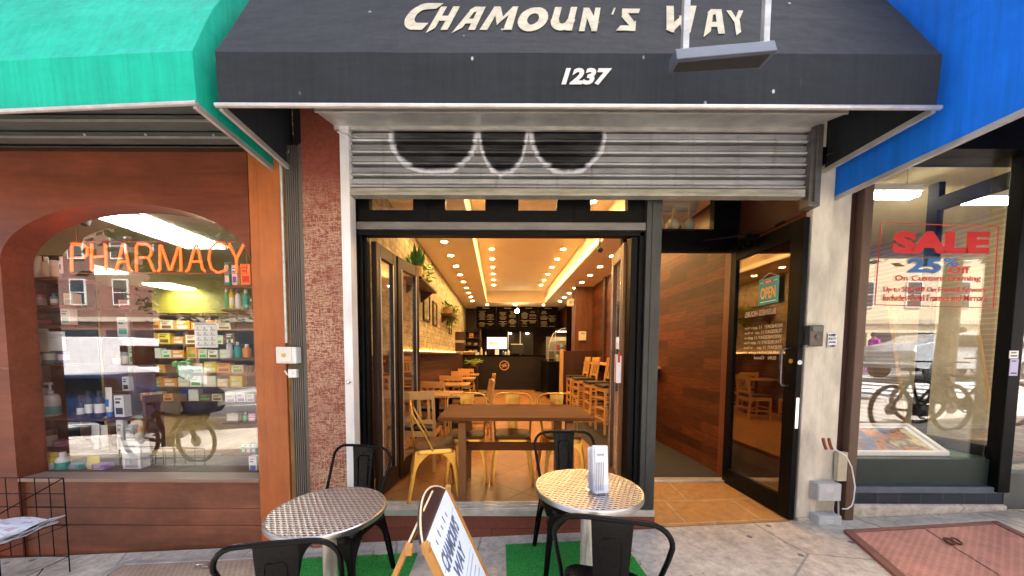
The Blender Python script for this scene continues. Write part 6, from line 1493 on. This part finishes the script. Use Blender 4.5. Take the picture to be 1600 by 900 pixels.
# newspaper rack
nr = thing('newspaper_rack', 'black wire newspaper rack standing in front of the pharmacy at the far left', 'rack', (-3.2, 2.2, g(-3.2)))
b = MB(); rx, ry = at(97, 760, 2.35).x, 2.35; r0, r1 = rx-.62, rx-.08; ya, yb2 = 2.08, 2.42
gz = g(rx)
for x in (r0, r1):
    for y in (ya, yb2): b.tube([(x, y, gz+.0), (x, y, gz+.72 if y == yb2 else gz+.60)], .004, 6)
for z in (.12, .36): b.tube([(r0, ya, gz+z), (r1, ya, gz+z), (r1, yb2, gz+z), (r0, yb2, gz+z)], .0035, 6, closed=True)
for x in [r0+(r1-r0)*k/5 for k in range(1, 5)]:
    b.tube([(x, yb2, gz+.72), (x, yb2, gz+.12)], .003, 6); b.tube([(x, ya, gz+.60), (x, ya, gz+.12)], .003, 6)
    b.tube([(x, ya, gz+.36), (x, yb2, gz+.36)], .003, 6)
for z in (.60, .50): b.tube([(r0, ya, gz+z), (r1, ya, gz+z)], .0035, 6)
for z in (.72, .60, .50):
    b.tube([(r0, yb2, gz+z), (r1, yb2, gz+z)], .0035, 6)
b.tube([(r1, ya, gz+.60), (r1, yb2, gz+.72)], .0035, 6); b.tube([(r0, ya, gz+.60), (r0, yb2, gz+.72)], .0035, 6)
b.tube([(r1, ya, gz+.12), (r1-.02, ya+.10, gz), (r1, ya+.2, gz+.12)], .0035, 6)
b.build('wire_frame', MT['black_metal'], nr, smooth=True)
for k in range(5):
    b = MB(); r_ = random.Random(k); n = 7; vs_ = []
    x0, x1 = r0+.02+r_.uniform(0, .03), r1+.03-r_.uniform(0, .08); y0, y1 = ya+.02, yb2-.02; nn_ = 7
    for i in range(nn_+1):
        for j in range(nn_+1):
            vs_.append((x0+(x1-x0)*i/nn_, y0+(y1-y0)*j/nn_, gz+.375+k*.014+.012*math.sin(i*1.3+k)+.010*math.cos(j*1.1+k*2)+(.02 if i == nn_ else 0)))
    b.add(vs_, [(i*(nn_+1)+j, (i+1)*(nn_+1)+j, (i+1)*(nn_+1)+j+1, i*(nn_+1)+j+1) for i in range(nn_) for j in range(nn_)])
    pmn = NT('newsprint'); pmn.col(pmn.mix(pmn.ramp(pmn.noise(14, 4, pmn.mapping((1, 3, 1))), [(.56, 0), (.6, .6)]), (.66, .70, .80), (.35, .22, .25)))
    b.build('newspaper', pmn.m, label='folded pale newspaper in the wire rack, ' + ('topmost' if k == 4 else 'lowest' if k == 0 else f'{ORD[k]} from the bottom') + ' of the pile', cat='newspaper', group='newspapers in the wire rack', solid=.006)

# ================================================================== ACROSS THE STREET (seen in the window reflections)
def block(name, label, x0, x1, y, h, wall, floors, cols, group='buildings across the street'):
    t = thing(name, label, 'building', ((x0+x1)/2, y, g((x0+x1)/2)), group); gz = g((x0+x1)/2)-1
    b = MB(); b.box(x0, x1, y-8, y, gz, h); b.build('wall', wall, t)
    b = MB(); b.box(x0-.1, x1+.1, y-8.1, y+.35, h, h+.4); b.box(x0, x1, y+.003, y+.2, 3.6, 3.9); b.build('cornice', M('stone_trim', (.45, .38, .30), .8), t)
    for i in range(cols):
        for j in range(floors):
            cx = x0+(x1-x0)*(i+.5)/cols; z = 4.8+j*3.2
            f = MB(); f.box(cx-.55, cx+.55, y+.002, y+.08, z-.06, z+1.75); fo = f.build('window', MT['white'], t)
            q = MB(); q.box(cx-.47, cx+.47, y+.081, y+.09, z+.02, z+.80); q.box(cx-.47, cx+.47, y+.081, y+.09, z+.86, z+1.68); q.build('pane', M('dark_pane', (.03, .04, .05), .1) if 'dark_pane' not in bpy.data.materials else bpy.data.materials['dark_pane'], fo)
    b = MB()
    for i in range(max(2, cols//2)):
        w_ = (x1-x0)/max(2, cols//2); b.box(x0+w_*i+.3, x0+w_*(i+1)-.3, y+.01, y+.05, .6, 3.0)
    b.build('shop_window', bpy.data.materials['dark_pane'], t)
    return t
block('brick_building', 'dark red brick apartment block across the street, left', -40, -22, -18, 14, PLANK('far_brick', 'xz', (.20, .075, .05), (.16, .06, .04), (.3, .26, .22), .22, .075, .8, .01), 3, 6)
block('brick_building', 'brown brick block across the street with pale cornice', -21.5, -6, -18, 12.5, PLANK('far_brick_brown', 'xz', (.26, .12, .08), (.20, .09, .06), (.32, .28, .22), .22, .075, .8, .01), 3, 5)
block('stone_building', 'tall beige stone block directly across the street', -5.5, 10, -18, 15, M('beige_stone', (.55, .47, .34), .85, var=.15), 4, 5)
block('stone_building', 'wide cream building across the street at the right', 10.5, 34, -18, 12, M('cream_stone', (.62, .52, .36), .85, var=.15), 3, 7)
def tree(x, y, h, label, seed):
    t = thing('street_tree', label, 'tree', (x, y, g(x)), 'street trees'); r_ = random.Random(seed); base = Vector((x, y, g(x)-.05))
    b = MB(); b.tube([base, base+Vector((.02, .03, h*.25)), base+Vector((.08, -.02, h*.5)), base+Vector((.0, .05, h*.75))], [.17, .14, .12, .06], 10); tips = []
    for k in range(9):
        a = r_.uniform(0, 6.28); z = h*r_.uniform(.42, .7); l = h*r_.uniform(.18, .3); p0 = base+Vector((.05, 0, z)); p1 = p0+Vector((math.cos(a)*l, math.sin(a)*l, l*.7)); tips.append(p1); tips.append((p0+p1)/2); b.tube([p0, (p0+p1)/2+Vector((0, 0, .1)), p1], [.06, .04, .015], 6)
    b.build('trunk', m_bark(), t); b = MB()
    for p in tips:
        for _ in range(170):
            c = p+Vector((r_.gauss(0, .55), r_.gauss(0, .55), r_.gauss(0, .45))); u_ = Vector((r_.uniform(-1, 1), r_.uniform(-1, 1), r_.uniform(-.6, .6))).normalized()*.13; v_ = u_.orthogonal().normalized()*.07
            b.add([c-u_, c+v_, c+u_, c-v_], [(0, 1, 2, 3)])
    b.build('crown', M('tree_foliage', (.07, .13, .03), .7, var=.5, scale=2), t)
tree(-7.0, -1.4, 7.5, 'street tree at the kerb mirrored in the pharmacy window', 1)
tree(9.5, -1.6, 7.0, 'street tree at the kerb mirrored in the frame shop window', 2)
tree(-17, -14.2, 8, 'street tree across the road, left', 3); tree(16, -14.2, 8, 'street tree across the road, right', 4)
def car(x, y, rz, paint, label, L_=4.6, H_=1.65, van=False):
    t = thing('parked_car' if not van else 'white_truck', label, 'car' if not van else 'truck', (x, y, g(x)-.14)); o0 = Vector((x, y, g(x)-.14))
    prof = [(-.5, .35), (-.5, .62), (-.46, .74), (-.30, .82), (-.17, 1.0), (.20, 1.0), (.38, .80), (.47, .70), (.5, .5), (.49, .25), (-.47, .25)] if not van else [(-.5, .25), (-.5, .62), (-.38, .66), (-.30, 1.0), (.5, 1.0), (.5, .25)]
    hw_ = .9; b = MB(); pts = [(p[0]*L_, p[1]*H_) for p in prof]; n = len(pts)
    rings = []
    for yy, sh_ in ((-hw_, .0), (-hw_*.96, .03), (hw_*.96, .03), (hw_, .0)):
        rings.append([o0+Vector((a*(1-(0 if sh_ else .02)), yy*(1 if z < H_*.7 else .84), z)) for a, z in pts])
    vs_ = [p for r_ in rings for p in r_]; b.add(vs_, [(i*n+j, i*n+(j+1) % n, (i+1)*n+(j+1) % n, (i+1)*n+j) for i in range(3) for j in range(n)]+[tuple(range(n))[::-1], tuple(3*n+j for j in range(n))])
    b.build('body', paint, t, bevel=.05, smooth=True)
    b = MB()
    if not van:
        for s_ in (-1, 1): b.hexa([o0+Vector((-.27*L_, s_*hw_*.93, H_*.72)), o0+Vector((.35*L_, s_*hw_*.93, H_*.72)), o0+Vector((.19*L_, s_*hw_*.86, H_*.95)), o0+Vector((-.16*L_, s_*hw_*.86, H_*.95))], [o0+Vector((-.27*L_, s_*hw_*1.0, H_*.72)), o0+Vector((.35*L_, s_*hw_*1.0, H_*.72)), o0+Vector((.19*L_, s_*hw_*.87, H_*.95)), o0+Vector((-.16*L_, s_*hw_*.87, H_*.95))])
    else:
        b.box(o0.x-.40*L_, o0.x-.30*L_, o0.y-hw_*1.01, o0.y+hw_*1.01, o0.z+H_*.68, o0.z+H_*.9)
    b.build('side_window', MT['frameblk'], t)
    for sx in (-.31, .31):
        for sy in (-1, 1):
            b = MB(); b.lathe(o0+Vector((sx*L_, sy*(hw_-.1), .34)), [(.2, -.1), (.34, -.1), (.34, .1), (.2, .1)], 24, 'y'); w_ = b.build('wheel', MT['rubber'], t)
            b = MB(); b.lathe(o0+Vector((sx*L_, sy*(hw_+.0), .34)), [(.2, -.02), (.18, .02)], 12, 'y'); b.build('rim', MT['steel'], w_)
    for sy in (-1, 1): b = MB(); b.box(o0.x-.5*L_-.02, o0.x-.48*L_, o0.y+sy*.7-.15, o0.y+sy*.7+.15, o0.z+.6, o0.z+.75); b.build('headlight', MT['chrome'], t)
    t.rotation_euler = (0, 0, rz); return t
car(-10.6, -3.6, math.pi, M('dark_blue_car_paint', (.02, .035, .09), .12, .4, bump=0), 'dark blue car parked at the kerb, mirrored in the pharmacy window', 4.5, 1.6)
car(-14.5, -6.3, math.pi, M('white_truck_paint', (.72, .72, .74), .3, bump=0), 'white truck driving past, mirrored in the pharmacy window', 6.5, 2.9, True)
car(15.5, -6.0, 0, M('silver_paint', (.5, .52, .54), .2, .6, bump=0), 'silver car on the road right of the frame shop reflection', 4.5, 1.55)
def bicycle(x, y, rz, label, thick=.02, R_=.34):
    t = thing('bicycle', label, 'bicycle', (0, 0, 0)); mtl = MT['black_metal']
    for s_ in (-.53, .53):
        b = MB(); b.tube([(s_+R_*math.cos(a*math.pi/20), 0, R_+.02+R_*math.sin(a*math.pi/20)) for a in range(40)], .028, 8, closed=True); w_ = b.build('wheel', MT['rubber'], t, smooth=True)
        b = MB()
        for a in range(14): b.tube([(s_, 0, R_+.02), (s_+R_*math.cos(a*math.pi/7), 0, R_+.02+R_*math.sin(a*math.pi/7))], .0018, 4)
        b.lathe((s_, 0, R_+.02), [(.09, -.01), (.09, .01)], 16, 'y'); b.build('spokes', MT['steel'], w_)
    b = MB(); bb, hd, stp, rh, fh = (-.02, 0, .32), (.33, 0, .82), (-.20, 0, .80), (-.53, 0, .36), (.53, 0, .36)
    for a, c in ((bb, hd), (stp, (.31, 0, .72)), (bb, stp), (rh, stp), (rh, bb), (fh, hd)): b.tube([a, c], thick, 8)
    b.box(-.08, .08, -.04, .04, .25, .42); b.build('frame', mtl, t, smooth=True)
    b = MB(); b.tube([hd, (.30, 0, 1.0), (.36, -.1, 1.06), (.26, -.30, 1.06)], .012, 6); b.tube([(.30, 0, 1.0), (.36, .1, 1.06), (.26, .30, 1.06)], .012, 6); b.build('handlebar', mtl, t)
    b = MB(); b.tube([stp, (-.23, 0, .92)], .013, 6); b.lathe((-.24, 0, .92), [(.03, 0), (.10, .01), (.09, .05), (.03, .06)], 12); b.build('saddle', mtl, t)
    b = MB(); b.tube([(-.02, -.06, .32), (.1, -.06, .2), (.16, -.06, .2)], .012, 6); b.tube([(-.02, .06, .32), (-.14, .06, .44), (-.20, .06, .44)], .012, 6); b.build('pedals', mtl, t)
    t.location = (x, y, g(x)); t.rotation_euler = (0, 0, rz); return t
bicycle(-5.35, .35, math.radians(8), 'black electric bicycle parked on the sidewalk, mirrored in the pharmacy window', .032)
bicycle(6.35, .55, math.radians(-6), 'black bicycle locked on the sidewalk, mirrored in the frame shop window')
bicycle(7.35, .25, math.radians(14), 'second bicycle behind the locked one, mirrored in the frame shop window')
def walker(x, y, rz, top, legs, label, stride=.3):
    """one continuous skinned body with hair and clothes coloured by region"""
    t = thing('person', label, 'person', (0, 0, 0))
    vv = {'pel': (0, 0, .94, .13), 'waist': (0, 0, 1.10, .125), 'chest': (.01, 0, 1.34, .14), 'neck': (.02, 0, 1.50, .055), 'head': (.04, 0, 1.62, .09), 'crown': (.035, 0, 1.72, .07),
          'hl': (0, .10, .90, .095), 'kl': (stride*.45, .10, .50, .062), 'al': (stride*.7, .10, .10, .04), 'tl': (stride*.7+.15, .10, .04, .032),
          'hr': (0, -.10, .90, .095), 'kr': (-stride*.15, -.10, .50, .062), 'ar': (-stride*.9, -.10, .12, .04), 'tr': (-stride*.9+.14, -.10, .05, .032),
          'sl': (.01, .18, 1.42, .06), 'el': (-.06, .24, 1.16, .042), 'wl': (.08, .25, .95, .03), 'fl': (.13, .25, .88, .022), 'sr': (.01, -.18, 1.42, .06), 'er': (.02, -.24, 1.16, .042), 'wr': (.18, -.23, 1.0, .03), 'fr': (.25, -.23, .97, .022)}
    ed = [('pel','waist'),('waist','chest'),('chest','neck'),('neck','head'),('head','crown'),('pel','hl'),('hl','kl'),('kl','al'),('al','tl'),('pel','hr'),('hr','kr'),('kr','ar'),('ar','tr'),('chest','sl'),('sl','el'),('el','wl'),('wl','fl'),('chest','sr'),('sr','er'),('er','wr'),('wr','fr')]
    ks = list(vv); me = bpy.data.meshes.new('body'); me.from_pydata([vv[k][:3] for k in ks], [(ks.index(a), ks.index(c)) for a, c in ed], [])
    o = bpy.data.objects.new('body', me); COL.objects.link(o); o.parent = t
    o.modifiers.new('skin', 'SKIN'); 
    for k, sv in zip(ks, me.skin_vertices[0].data): sv.radius = (vv[k][3],)*2
    me.skin_vertices[0].data[0].use_root = True
    sb_ = o.modifiers.new('sub', 'SUBSURF'); sb_.levels = sb_.render_levels = 2
    mt = NT('clothed_body'); z = mt.sep()[2]; skin = (.45, .26, .18)
    mt.col(mt.mix(mt.ramp(mt.math('MULTIPLY', z, .5), [(.465, 0), (.47, 1)]), legs, mt.mix(mt.ramp(mt.math('MULTIPLY', z, .5), [(.745, 0), (.75, 1)]), top, skin))); mt.set(Roughness=.8); me.materials.append(mt.m)
    ORG[o.name] = Vector(); b = MB(); b.lathe((.025, 0, 1.66), [(.095, -.06), (.108, 0), (.10, .06), (.05, .11)], 16); b.build('hair', MT['rubber'], t, smooth=True)
    t.location = (x, y, g(x)-.13 if y < -2.2 else g(x)); t.rotation_euler = (0, 0, rz); return t
walker(17.0, -9.6, math.pi, (.45, .02, .42), (.40, .02, .38), 'person in magenta tunic and trousers crossing the street in the reflection')
walker(17.6, -7.2, 0, (.07, .05, .04), (.10, .07, .04), 'person in dark jacket striding along the kerb in the reflection', .55)
pb = thing('delivery_box', 'red and blue street collection box across the road in the reflection', 'mailbox', (18, -13.5, g(18)))
b = MB(); b.box(17.6, 18.4, -13.8, -13.2, g(18), g(18)+1.2); b.build('body', MT['red'], pb, bevel=.05); b = MB(); b.box(17.62, 18.38, -13.78, -13.22, g(18)+1.21, g(18)+1.4); b.build('lid', CM['blue'], pb, bevel=.05)
lp = thing('street_lamp', 'grey street lamp post with traffic light by the crossing in the reflection', 'street lamp', (11.2, -13.3, g(11)))
b = MB(); b.tube([(11.2, -13.3, g(11)), (11.2, -13.3, 6)], [.12, .07], 10); b.tube([(11.2, -13.3, 5.5), (11.2, -10.5, 6.1)], .05, 8); b.build('post', MT['galv'], lp)
b = MB(); b.box(11.05, 11.35, -10.7, -10.4, 5.2, 6.05); b.build('signal_head', M('signal_yellow', (.7, .42, .02), .5), lp, bevel=.02)
